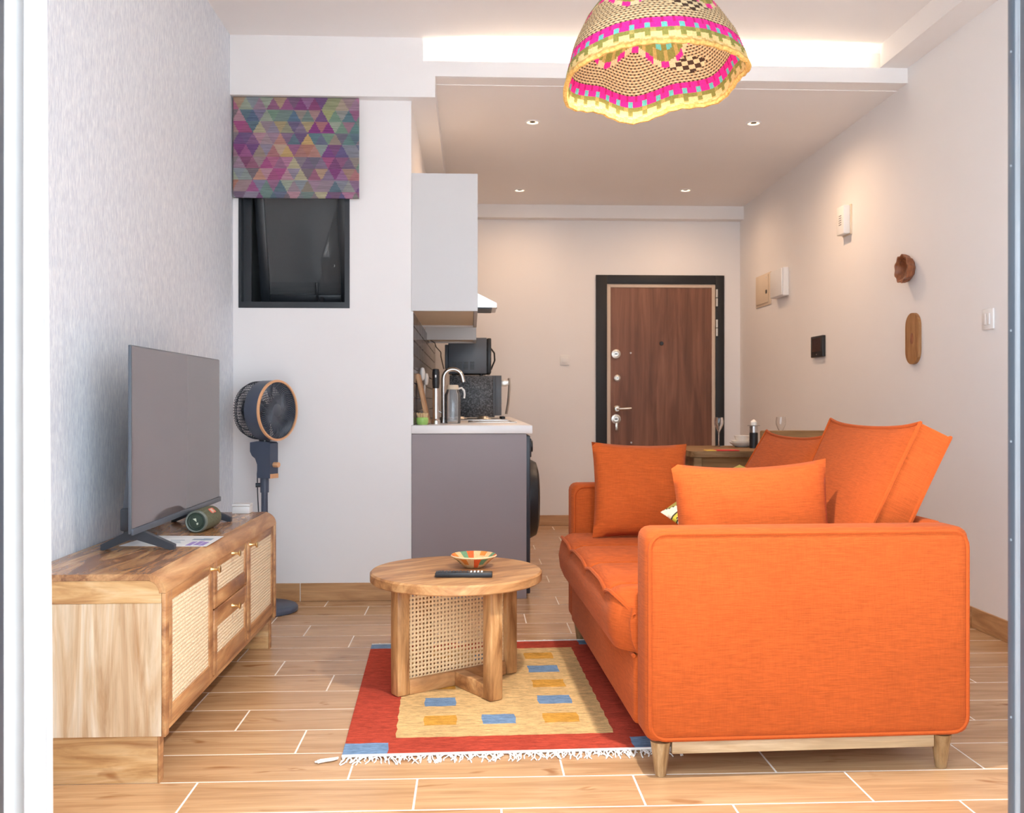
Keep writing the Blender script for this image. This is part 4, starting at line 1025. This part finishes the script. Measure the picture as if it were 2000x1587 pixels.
def front(name, y0_, y1_, z0_, z1_, sy, szb, szt, knob_y, knob_z):
    f = obj(name, B().box(fx0, fx1, y0_, y0_ + sy, z0_, z1_, 0.003).box(fx0, fx1, y1_ - sy, y1_, z0_, z1_, 0.003).box(fx0, fx1, y0_ + sy, y1_ - sy, z0_, z0_ + szb, 0.003).box(fx0, fx1, y0_ + sy, y1_ - sy, z1_ - szt, z1_, 0.003), 'mango', st)
    o = obj('cane_panel', cane(B(), YZ(0.0), y1_ - y0_ - 2 * sy, z1_ - z0_ - szb - szt, 0.0118, 0.0031), 'cane_pale', f, 180)
    o.location = (fx1 - 0.006, y0_ + sy, z0_ + szb); solid(o, 0.003)
    obj('knob', B().lathe([(0, 0.0), (0.008, 0.0), (0.0065, 0.004), (0.0045, 0.012), (0.0055, 0.022), (0.0115, 0.026), (0.0115, 0.030), (0, 0.032)], 16, basis((fx1, knob_y, knob_z), (0, 1, 0), (0, 0, 1), (1, 0, 0))), 'brass', f)
g = 0.003
za, zb_ = SZB + 0.0195, SZT - 0.034
ya = 0.0335
front('door', ya, ya + third - 0.011, za, zb_, 0.040, 0.048, 0.050, ya + third - 0.032, SZT - 0.070)
yb_ = 0.032 + third + 0.011
zm = 0.367
front('drawer', yb_, yb_ + third - 0.022, zm + 0.002, zb_, 0.034, 0.050, 0.042, yb_ + third / 2 - 0.011, zb_ - 0.026)
front('drawer', yb_, yb_ + third - 0.022, za, zm - 0.002, 0.034, 0.062, 0.060, yb_ + third / 2 - 0.011, zm - 0.034)
yc_ = 0.032 + 2 * third + 0.011
front('door', yc_, L_ - 0.0335, za, zb_, 0.040, 0.048, 0.050, yc_ + 0.022, SZT - 0.070)

# ================================================================== TELEVISION AND THINGS ON THE STAND
TX = -1.043
ty0, ty1 = TX / (ray(257, 900).x / ray(257, 900).y), TX / (ray(429, 900).x / ray(429, 900).y)
tz0, tz1 = on_y(257, 1043, ty0).z, on_y(253, 673, ty0).z
tv = thing('television', 'flat screen television on two spread feet on the tv stand', 'television', (TX, (ty0 + ty1) / 2, SZT))
hl = (ty1 - ty0) / 2; a0, a1 = tz0 - SZT, tz1 - SZT
obj('panel', B().box(-0.011, -0.002, -hl, hl, a0, a1, 0.002), 'slate', tv)
obj('screen', B().box(-0.0018, 0.0, -hl + 0.004, hl - 0.004, a0 + 0.016, a1 - 0.004), 'screen', tv)
obj('bottom_bezel', B().box(-0.002, 0.006, -hl, hl, a0 - 0.004, a0 + 0.0155, 0.002), 'slate', tv)
obj('rear_housing', B().prism([(-0.0112, a0 + 0.005), (-0.058, a0 + 0.005), (-0.060, a0 + 0.05), (-0.040, a0 + 0.28), (-0.0112, a0 + 0.33)], XZ(-hl + 0.09), 2 * hl - 0.18), 'slate', tv)
for yl in (on_z(270, 1073, SZT).y - (ty0 + ty1) / 2, on_z(430, 1018, SZT).y - (ty0 + ty1) / 2):
    xa, xb_ = on_z(200, 1073, SZT).x - TX, on_z(341, 1073, SZT).x - TX
    ap = (-0.030, a0 + 0.004)
    lg = obj('leg', B().prism([(xa, 0.0), (xa + 0.012, 0.0), (ap[0] - 0.012, a0 - 0.032), (ap[0] + 0.012, a0 - 0.032), (xb_ - 0.012, 0.0), (xb_, 0.0), (xb_, 0.016), (ap[0] + 0.022, ap[1] - 0.004), (ap[0] + 0.018, ap[1]), (ap[0] - 0.028, ap[1]), (ap[0] - 0.03, ap[1] - 0.014), (xa, 0.018)], XZ(yl - 0.012), 0.024), 'charcoal', tv)
    obj('leg_bracket', B().box(-0.066, -0.0225, yl - 0.03, yl + 0.03, a0 - 0.002, a0 + 0.07, 0.006), 'charcoal', lg)
q = on_z(384, 1040, SZT)
spk = thing('bluetooth_speaker', 'olive green cylindrical portable speaker in front of the tv', 'speaker', (q.x, q.y, SZT), math.radians(-3))
R_ = 0.0405
mY = basis((0, 0, R_), (1, 0, 0), (0, 0, 1), (0, -1, 0))      # lathe axis points to the camera
sb = obj('mesh_body', B().lathe([(0, -0.165), (R_ * 0.9, -0.165), (R_, -0.155), (R_ + 0.0005, -0.10), (R_, -0.010), (R_ * 0.97, 0.0), (R_ * 0.80, 0.0)], 40, mY), 'olive', spk)
obj('end_ring', B().lathe([(R_ * 0.80, -0.001), (R_ * 1.0, -0.002), (R_ * 0.99, 0.006), (R_ * 0.90, 0.011), (R_ * 0.80, 0.009)], 40, mY, True), 'olive_rubber', spk)
cn = obj('bass_cap', B().lathe([(0, 0.006), (R_ * 0.58, 0.006), (R_ * 0.62, 0.003), (R_ * 0.70, 0.004), (R_ * 0.80, 0.002), (R_ * 0.80, -0.001), (0, -0.001)], 40, mY), 'olive_dark', spk)
obj('cap_mark', B().prism([(-0.012, 0.010), (0.000, 0.0125), (0.002, -0.001)], mY @ Matrix.Translation((0, 0, 0.006)), 0.0006).prism([(0.001, -0.005), (0.008, -0.003), (0.008, -0.010), (0.003, -0.012)], mY @ Matrix.Translation((0, 0, 0.006)), 0.0006), 'pale', cn)
an = math.radians(47)
mL = basis((R_ * 1.006 * math.cos(an), 0.086, R_ + R_ * 1.006 * math.sin(an)), (-math.sin(an) * 0, 1, 0), (-math.sin(an), 0, math.cos(an)), (math.cos(an), 0, math.sin(an)))
lb = obj('logo_badge', B().prism(rrect(-0.024, 0.024, -0.011, 0.011, 0.006, 4), mL, 0.0012), 'logo_red', sb)
tcu = bpy.data.curves.new('logo_text', 'FONT'); tcu.body = 'JBL'; tcu.size = 0.022; tcu.align_x = 'CENTER'; tcu.align_y = 'CENTER'; tcu.extrude = 0.0003
tmo = bpy.data.objects.new('logo_text', tcu); COL.objects.link(tmo)
dg = bpy.context.evaluated_depsgraph_get(); dg.update()
tme = bpy.data.meshes.new_from_object(tmo.evaluated_get(dg)); bpy.data.objects.remove(tmo)
tme.materials.clear(); tme.materials.append(M['pale'])
tme.transform(mL @ Matrix.Translation((0, 0, 0.0015)))
link('logo_text', tme, sb)
pp = [on_z(*q_, SZT) for q_ in ((232, 1066), (403, 1067), (437, 1047), (296, 1046))]
pc = sum(pp, Vector()) / 4
ps = thing('paper_sheet', 'white printed sheet lying under the tv foot on the stand', 'paper', (pc.x, pc.y, SZT))
b = B().hexa([v_ - pc + Vector((0, 0, e)) for e in (0.0002, 0.0010) for v_ in pp])
sheet = obj('sheet', b, 'paper', ps)
def on_paper(a, c_):
    v_ = pp[0].lerp(pp[1], a).lerp(pp[3].lerp(pp[2], a), c_) - pc
    return Vector((v_.x, v_.y, 0.0))
for nm, mt_, rects in (('purple_print', 'ink_purple', ((0.74, 0.80, 0.06, 0.42), (0.82, 0.88, 0.10, 0.46), (0.89, 0.95, 0.06, 0.40))), ('blue_print', 'ink_blue', ((0.68, 0.80, 0.58, 0.70), (0.80, 0.93, 0.56, 0.74), (0.42, 0.62, 0.30, 0.335), (0.42, 0.58, 0.42, 0.455), (0.42, 0.60, 0.54, 0.575)))):
    b = B()
    for a0_, a1_, c0_, c1_ in rects: b.hexa([on_paper(*w_) + Vector((0, 0, e)) for e in (0.0010, 0.0013) for w_ in ((a0_, c0_), (a1_, c0_), (a1_, c1_), (a0_, c1_))])
    obj(nm, b, mt_, sheet)
qa, qb = on_z(453, 1003, SZT), on_z(487, 1003, SZT)
wb = thing('white_box', 'small white box at the far end of the tv stand', 'box', ((qa.x + qb.x) / 2, qa.y + 0.03, SZT))
wd = (qb.x - qa.x) / 2
obj('box_body', B().box(-wd, wd, -0.03, 0.03, 0, 0.030, 0.003), 'plastic', wb)
obj('box_lid', B().box(-wd - 0.001, wd + 0.001, -0.031, 0.031, 0.0305, 0.040, 0.003), 'plastic', wb)

# ================================================================== FAN
FX, FY = -1.037, 4.80
fan = thing('pedestal_fan', 'navy blue pedestal fan with copper ring beside the tv stand', 'fan', (FX, FY, 0))
obj('base', B().lathe([(0, 0.034), (0.140, 0.034), (0.158, 0.028), (0.165, 0.018), (0.165, 0.004), (0.160, 0), (0, 0)], 56), 'navy', fan)
obj('pole', B().cyl((0, 0, 0.034), (0, 0, 0.655), 0.0165), 'navy', fan)
obj('collar', B().cyl((0, 0, 0.595), (0, 0, 0.668), 0.0215), 'navy', fan)
obj('collar_knob', B().cyl((-0.02, -0.006, 0.632), (-0.042, -0.012, 0.632), 0.011, n=12), 'navy_dark', fan)
az = math.radians(62)
nx_, ny_ = math.sin(az), -math.cos(az)                  # where the fan blows
tx_, ty_ = math.cos(az), math.sin(az)                   # sideways
zc = on_y(549, 801, FY).z
ax = basis((0, 0, zc), (tx_, ty_, 0), (0, 0, 1), (nx_, ny_, 0))   # local x sideways, y up, z forward
neck = basis((0, 0, 0), (nx_, ny_, 0), (0, 0, 1), (-tx_, -ty_, 0))   # polygon: x forward, y up
nk = obj('neck', B().prism([(-0.068, 0.845), (-0.068, 0.80), (-0.055, 0.778), (-0.035, 0.765), (-0.022, 0.735), (-0.022, 0.668), (0.060, 0.668), (0.060, 0.842), (0.052, 0.848), (-0.02, 0.852)], neck @ Matrix.Translation((0, 0, -0.030)), 0.060), 'navy', fan, 30)
obj('copper_strip', B().box(-0.030, 0.030, 0.668, 0.690, 0.0602, 0.0628, m=basis((0, 0, 0), (tx_, ty_, 0), (0, 0, 1), (nx_, ny_, 0))), 'copper', nk)
kb = basis((nx_ * 0.0602, ny_ * 0.0602, 0.735), (tx_, ty_, 0), (0, 0, 1), (nx_, ny_, 0))
obj('control_knob', B().lathe([(0, 0.030), (0.012, 0.030), (0.0135, 0.027), (0.0135, 0.0), (0, 0)], 24, kb), 'copper', nk)
R_ = 0.150; f0, fb = 0.082, -0.105
obj('shroud', B().lathe([(R_, f0), (R_ - 0.001, 0.0), (R_ - 0.004, -0.004), (R_ - 0.008, -0.002), (R_ - 0.008, f0)], 56, ax, True), 'navy', fan)
obj('copper_ring', B().lathe([(R_ - 0.010, f0 + 0.001), (R_ - 0.0085, f0 + 0.007), (R_, f0 + 0.007), (R_ + 0.003, f0 + 0.001), (R_ + 0.002, f0 - 0.003), (R_ - 0.008, f0 - 0.002)], 64, ax, True), 'copper', fan)
b = B()
for k in range(64):
    a = 2 * PI * k / 64; pts = []
    for i in range(9):
        t_ = i / 8; r = 0.030 + (R_ - 0.042) * t_; aa = a + 0.75 * math.sin(t_ * PI) * 0.55 + 0.35 * t_
        pts.append(ax @ Vector((r * math.cos(aa), r * math.sin(aa), f0 - 0.004 - 0.012 * t_ * (1 - t_) * 4 * 0.3)))
    b.tube(pts, 0.0022, 4)
obj('front_grille', b, 'slate', fan)['kind'] = 'stuff'
obj('hub_cap', B().lathe([(0, f0 + 0.002), (0.028, f0 + 0.001), (0.034, f0 - 0.004), (0.034, f0 - 0.012), (0, f0 - 0.012)], 32, ax), 'slate', fan)
b = B()
for k in range(60):
    a = 2 * PI * k / 60; c_, s_ = math.cos(a), math.sin(a)
    b.tube([ax @ Vector((r * c_, r * s_, z)) for r, z in ((R_ - 0.004, -0.002), (R_ - 0.006, -0.05), (R_ - 0.022, -0.088), (R_ - 0.055, fb), (0.045, fb - 0.004))], 0.0018, 4)
for r, z in ((R_ - 0.008, -0.055), (R_ - 0.052, fb + 0.001)):
    b.tube([ax @ Vector((r * math.cos(2 * PI * k / 48), r * math.sin(2 * PI * k / 48), z)) for k in range(48)], 0.0022, 4, True)
obj('rear_cage', b, 'navy_dark', fan)['kind'] = 'stuff'
obj('motor', B().lathe([(0, fb - 0.008), (0.045, fb - 0.006), (0.055, fb + 0.03), (0.050, -0.02), (0, -0.02)], 28, ax), 'navy_dark', fan)
for k in range(5):
    bm_ = ax @ Matrix.Rotation(2 * PI * k / 5, 4, 'Z')
    b = B(); g_ = []
    for i in range(6):
        r = 0.03 + 0.10 * i / 5
        g_.append([b.bm.verts.new(bm_ @ Vector((r * math.cos(da), r * math.sin(da), 0.035 + 0.05 * (da - 0.3) * (1 - 0.3 * i / 5)))) for da in (0.0, 0.25 + 0.03 * i, 0.55 + 0.05 * i)])
    for A, C_ in zip(g_, g_[1:]):
        for w_ in range(2): b.bm.faces.new([A[w_], A[w_ + 1], C_[w_ + 1], C_[w_]])
    solid(obj('blade', b, 'navy', fan), 0.002)
obj('blade_hub', B().lathe([(0, 0.06), (0.03, 0.055), (0.034, 0.0), (0, -0.02)], 24, ax), 'navy_dark', fan)
obj('yoke', B().cyl((0, 0, 0.85), (0, 0, zc - R_ + 0.008), 0.028), 'navy_dark', fan)
q = [on_y(*w_, FY + 0.02) for w_ in ((505, 903), (502.5, 925), (503, 960), (505, 1000))]
obj('cord', B().tube([(-0.03, 0.02, 0.74)] + [(w_.x - FX, 0.02, w_.z) for w_ in q] + [(-0.07, 0.06, 0.30), (-0.09, 0.10, 0.10), (-0.10, 0.14, 0.036)], 0.003, 6), 'navy_dark', fan)

# ================================================================== WOVEN PENDANT LAMP
PX_, PY_, PZ_ = 0.4535, 2.33, 1.840
lamp = thing('pendant_lamp', 'woven straw pendant lamp with pink, teal and olive bands', 'pendant lamp', (PX_, PY_, PZ_))
prof = [(0.0, 0.222), (0.03, 0.217), (0.09, 0.198), (0.155, 0.163), (0.205, 0.124), (0.245, 0.088), (0.275, 0.058), (0.295, 0.036)]
def shade_r(z):
    for (z0_, r0_), (z1_, r1_) in zip(prof, prof[1:]):
        if z <= z1_: return r0_ + (r1_ - r0_) * (z - z0_) / (z1_ - z0_)
    return prof[-1][1]
NA, NR = 216, 96
b = B(); rg = []
for j in range(NR + 1):
    vv = j / NR; z = 0.295 * (1 - (1 - vv) ** 1.15); r = shade_r(z)
    amp0 = 0.040 * (1 - vv) ** 0.8 + 0.010
    row = []
    for k in range(NA):
        a = 2 * PI * k / NA; wv = math.cos(6 * (a + PI / 2)); w2 = abs(wv) * wv
        amp = amp0 * (0.55 + 0.6 * abs(math.sin(a)) ** 2)
        rr = r * (1 + amp * (0.5 * wv + 0.5 * w2)) + (0.0007 if (j + k) % 2 else -0.0007)
        row.append(b.bm.verts.new((rr * math.cos(a), rr * math.sin(a), z - 0.006 * wv * (1 - vv) + 0.004 * math.sin(2 * a + 0.6) * (1 - vv))))
    rg.append(row)
key = {}
for j in range(NR):
    for k in range(NA):
        f = b.bm.faces.new([rg[j][k], rg[j][(k + 1) % NA], rg[j + 1][(k + 1) % NA], rg[j + 1][k]])
        key[f] = (j / NR, k, j)
GOLD, TAN, OLV, MAG, TEAL, DK, PUR = lin(208, 174, 116), lin(204, 174, 132), lin(128, 118, 56), lin(222, 36, 124), lin(98, 166, 152), lin(66, 44, 30), lin(150, 128, 150)
b.bm.verts.index_update()
def weave_col(f):
    vv, k, j = key[f]
    st_ = (k // 3) % 2
    if vv < 0.035: return GOLD if (j + k // 2) % 3 else lin(196, 152, 90)
    if vv < 0.072: return GOLD if (k // 2) % 3 else OLV
    if vv < 0.100: return OLV if (k // 2) % 4 else lin(160, 138, 74)
    if vv < 0.145: return TEAL if (k // 2) % 3 == 0 else MAG
    if vv < 0.185: return MAG if k % 4 else lin(176, 24, 96)
    vs_ = 0.40 + 0.085 * math.cos(6 * (2 * PI * k / NA + PI / 2))
    if vv < vs_:
        sec = (k + 10) % 72; c_ = abs(sec - 36) / 11 + abs(vv - 0.31) / 0.065
        if c_ < 1.0: return TAN if ((k // 3) + (j // 3)) % 2 else DK
        if j % 2 == 0: return DK if (k + (j // 2) % 2) % 2 else lin(160, 128, 92)
        return TAN if (k + j) % 3 else lin(190, 152, 110)
    if vv < vs_ + 0.045: return MAG if (k // 4) % 2 else TAN
    if vv < vs_ + 0.125: return OLV if (k // 2) % 3 else lin(172, 140, 78)
    if vv < vs_ + 0.195: return TEAL if (k // 3) % 2 else OLV
    return MAG if (k // 4) % 3 else PUR
sh = obj('shade', b, 'weave', lamp, 180, weave_col); solid(sh, 0.004)
sh.rotation_euler = (math.radians(-5.5), math.radians(-2.6), math.radians(4))
rim = [rg_ for rg_ in range(NA)]
pts = []
for k in range(0, NA, 3):
    a = 2 * PI * k / NA; wv = math.cos(6 * (a + PI / 2)); w2 = abs(wv) * wv
    rr = 0.222 * (1 + 0.050 * (0.55 + 0.6 * abs(math.sin(a)) ** 2) * (0.5 * wv + 0.5 * w2)); pts.append((rr * math.cos(a), rr * math.sin(a), -0.006 * wv + 0.004 * math.sin(2 * a + 0.6) + (0.0015 if (k // 3) % 2 else -0.0015)))
t = NT('plaited_straw'); n_ = t.noise(t.coords('Object', (1, 1, 1)), 120, 3); t.bump(n_, 0.6, 0.003)
M['plait'] = t.done(0.8, 0, 0.2, 0, t.ramp(n_, [(0.3, lin(168, 120, 58)), (0.7, lin(212, 168, 98))]))
obj('rim_braid', B().tube(pts, 0.0065, 6, True), 'plait', sh)
obj('cord', B().cyl((0, 0, 0.27), (0, 0, ZC - PZ_ - 0.03), 0.003, n=8), 'black', lamp)
obj('ceiling_rose', B().lathe([(0, ZC - PZ_ - 0.03), (0.05, ZC - PZ_ - 0.024), (0.052, ZC - PZ_), (0, ZC - PZ_)], 28), 'plastic', lamp)
obj('lamp_holder', B().cyl((0, 0, 0.20), (0, 0, 0.28), 0.02), 'plastic', lamp)
obj('bulb', B().lathe([(0, 0.105), (0.02, 0.109), (0.031, 0.125), (0.033, 0.145), (0.024, 0.175), (0.014, 0.20), (0, 0.20)], 24), 'bulb', lamp)
pt = bpy.data.lights.new('pendant_bulb_light', 'SPOT'); pt.energy = 105; pt.color = (1.0, 0.92, 0.83); pt.shadow_soft_size = 0.04; pt.spot_size = math.radians(140); pt.spot_blend = 0.9
pto = bpy.data.objects.new('bulb_light', pt); COL.objects.link(pto); pto.parent = lamp; pto.location = (0, 0, 0.098)

# ================================================================== CURTAIN
b = B(); NJ, NI = 40, 48; g_ = []
for j in range(NJ + 1):
    z = 0.02 + 2.40 * j / NJ; row = []
    u_edge = 100.5 - 1.5 * (z - 0.6) * (z > 0.6) * 6.2
    for i in range(NI + 1):
        t_ = i / NI
        xr_ = on_y(u_edge, 800, 1.66).x; x0_ = -0.845
        x = x0_ + (xr_ - x0_) * t_
        y = 1.655 + 0.030 * math.sin(t_ * PI * 7 + 0.4 * math.sin(z * 2)) * (0.7 + 0.3 * math.cos(z))
        row.append(b.bm.verts.new((x, y, z)))
    g_.append(row)
for A, C_ in zip(g_, g_[1:]):
    for i in range(NI): b.bm.faces.new([A[i], A[i + 1], C_[i + 1], C_[i]])
cu = thing('curtain', 'sheer white curtain hanging at the left of the balcony door', 'curtain', (0, 0, 0))
solid(obj('curtain_cloth', b, 'curtain', cu, 180), 0.002)
obj('curtain_rod', B().cyl((-1.1, 1.655, 2.445), (-0.3, 1.655, 2.445), 0.011).cyl((-1.0, 1.655, 2.445), (-1.0, 1.50, 2.445), 0.008).cyl((-0.4, 1.655, 2.445), (-0.4, 1.50, 2.445), 0.008), 'nickel', cu)

# ================================================================== DINING CORNER
DT = 0.75
dy0, dy1, dx0, dx1 = 5.66, 6.40, 1.325, 2.285
dt = thing('dining_table', 'wooden dining table against the right wall behind the sofa', 'dining table', ((dx0 + dx1) / 2, (dy0 + dy1) / 2, 0))
hx_, hy_ = (dx1 - dx0) / 2, (dy1 - dy0) / 2
obj('table_top', B().prism(rrect(-hx_, hx_, -hy_, hy_, 0.05, 5), Matrix.Translation((0, 0, DT - 0.035)), 0.035), 'dining', dt)
obj('apron', B().box(-hx_ + 0.06, hx_ - 0.06, -hy_ + 0.06, -hy_ + 0.08, DT - 0.105, DT - 0.0355).box(-hx_ + 0.06, hx_ - 0.06, hy_ - 0.08, hy_ - 0.06, DT - 0.105, DT - 0.0355)
    .box(-hx_ + 0.06, -hx_ + 0.08, -hy_ + 0.08, hy_ - 0.08, DT - 0.105, DT - 0.0355).box(hx_ - 0.08, hx_ - 0.06, -hy_ + 0.08, hy_ - 0.08, DT - 0.105, DT - 0.0355), 'chairwood', dt)
for s1 in (-1, 1):
    for s2 in (-1, 1): obj('leg', B().box(s1 * (hx_ - 0.045) - 0.025, s1 * (hx_ - 0.045) + 0.025, s2 * (hy_ - 0.045) - 0.025, s2 * (hy_ - 0.045) + 0.025, 0, DT - 0.036, 0.004), 'dining', dt)
q0, q1 = on_y(1500, 842, 5.30), on_y(1606, 842, 5.30)
ch = thing('dining_chair', 'brown wooden dining chair behind the orange back cushions', 'chair', ((q0.x + q1.x) / 2, 5.30, 0))
wc = (q1.x - q0.x) / 2 + 0.02; zt_ = q0.z + 0.004
for s1 in (-1, 1):
    obj('leg', B().box(s1 * wc - 0.018, s1 * wc + 0.018, -0.0, 0.034, 0, zt_ - 0.075, 0.004), 'chairwood', ch)
    obj('leg', B().box(s1 * wc - 0.018, s1 * wc + 0.018, 0.38, 0.414, 0, 0.43, 0.004), 'chairwood', ch)
obj('seat', B().box(-wc - 0.03, wc + 0.03, 0.036, 0.43, 0.431, 0.462, 0.008), 'chairwood', ch)
obj('top_rail', B().box(-wc - 0.02, wc + 0.02, 0.0, 0.03, zt_ - 0.074, zt_, 0.008), 'chairwood', ch)
for k in range(5): obj('back_slat', B().box(-wc + 0.05 + k * (2 * wc - 0.1) / 4 - 0.014, -wc + 0.05 + k * (2 * wc - 0.1) / 4 + 0.014, 0.008, 0.022, 0.50, zt_ - 0.075), 'chairwood', ch)
obj('lower_rail', B().box(-wc + 0.0185, wc - 0.0185, 0.004, 0.028, 0.47, 0.50), 'chairwood', ch)
for y_ in (0.005, 0.385): obj('seat_rail', B().box(-wc + 0.0185, wc - 0.0185, y_, y_ + 0.025, 0.37, 0.43), 'chairwood', ch)
def wine_glass(u_, y_, ztop, lab):
    q = on_y(u_, 860, y_); h_ = ztop - DT
    g = thing('wine_glass', lab, 'wine glass', (q.x, y_, DT), 0, 'wine glasses on the dining table')
    k = h_ / 0.19
    obj('foot', B().lathe([(0, 0.0), (0.031, 0.0), (0.031, 0.002), (0.006, 0.006), (0, 0.006)], 28), 'glass_solid', g)
    obj('stem', B().lathe([(0, 0.006), (0.005, 0.006), (0.0035, 0.02), (0.0035, 0.085 * k), (0.006, 0.092 * k), (0, 0.094 * k)], 16), 'glass_solid', g)
    obj('cup', B().lathe([(0.004, 0.092 * k), (0.017, 0.115 * k), (0.030, 0.145 * k), (0.031, 0.165 * k), (0.027, 0.19 * k), (0.0255, 0.19 * k), (0.0292, 0.165 * k), (0.028, 0.146 * k), (0.015, 0.117 * k), (0.0035, 0.096 * k)], 28, None, True), 'glass_solid', g)
wine_glass(1404, 6.30, on_y(1404, 815, 6.30).z, 'wine glass standing in front of the entrance door frame')
wine_glass(1525, 5.95, on_y(1525, 814, 5.95).z, 'wine glass in front of the right wall above the chair rail')
q = on_y(1472, 850, 6.05)
cz = on_y(1472, 831, 6.05).z - DT
cd_ = thing('candle_holder', 'dark candle holder with steel band and white pillar candle', 'candle', (q.x, 6.05, DT))
obj('holder', B().lathe([(0, 0), (0.027, 0), (0.027, cz - 0.045), (0.024, cz - 0.044), (0, cz - 0.044)], 28), 'black', cd_)
obj('steel_band', B().lathe([(0.0, cz - 0.0435), (0.026, cz - 0.0435), (0.026, cz - 0.003), (0, cz - 0.003)], 28), 'chrome', cd_)
obj('drip_tray', B().lathe([(0, cz - 0.0028), (0.040, cz), (0.041, cz + 0.002), (0, cz + 0.001)], 28), 'charcoal', cd_)
obj('candle', B().lathe([(0, cz + 0.0015), (0.0205, cz + 0.0015), (0.0205, cz + 0.024), (0.012, cz + 0.034), (0.003, cz + 0.040), (0, cz + 0.041)], 24), 'wax', cd_)
q = on_y(1450, 860, 6.20)
for k, (r, h_, z, lab) in enumerate(((0.085, 0.030, 0.0, 'white ceramic bowl, lowest of the stack on the dining table'), (0.078, 0.030, 0.012, 'white ceramic bowl, middle of the stack on the dining table'), (0.055, 0.052, 0.024, 'white ceramic bowl, small topmost one of the stack on the dining table'))):
    bo = thing('ceramic_bowl', lab, 'bowl', (q.x, 6.20, DT + z), 0, 'white crockery on the dining table')
    obj('bowl_body', B().lathe([(0, 0.0), (r * 0.5, 0.0), (r * 0.72, h_ * 0.35), (r * 0.97, h_ * 0.9), (r, h_), (r * 0.96, h_), (r * 0.68, h_ * 0.45), (r * 0.46, 0.007), (0, 0.006)], 36), 'ceramic', bo)
q = on_z(1412, 879, DT + 0.003)
nk_ = thing('table_napkin', 'folded red and yellow cloth on the dining table edge', 'napkin', (q.x, q.y, DT))
obj('red_cloth', B().box(-0.05, 0.09, -0.05, 0.05, 0.0004, 0.006, 0.002), 'red', nk_)
obj('yellow_cloth', B().box(-0.11, -0.051, -0.045, 0.045, 0.0004, 0.005, 0.002), 'yellow', nk_)
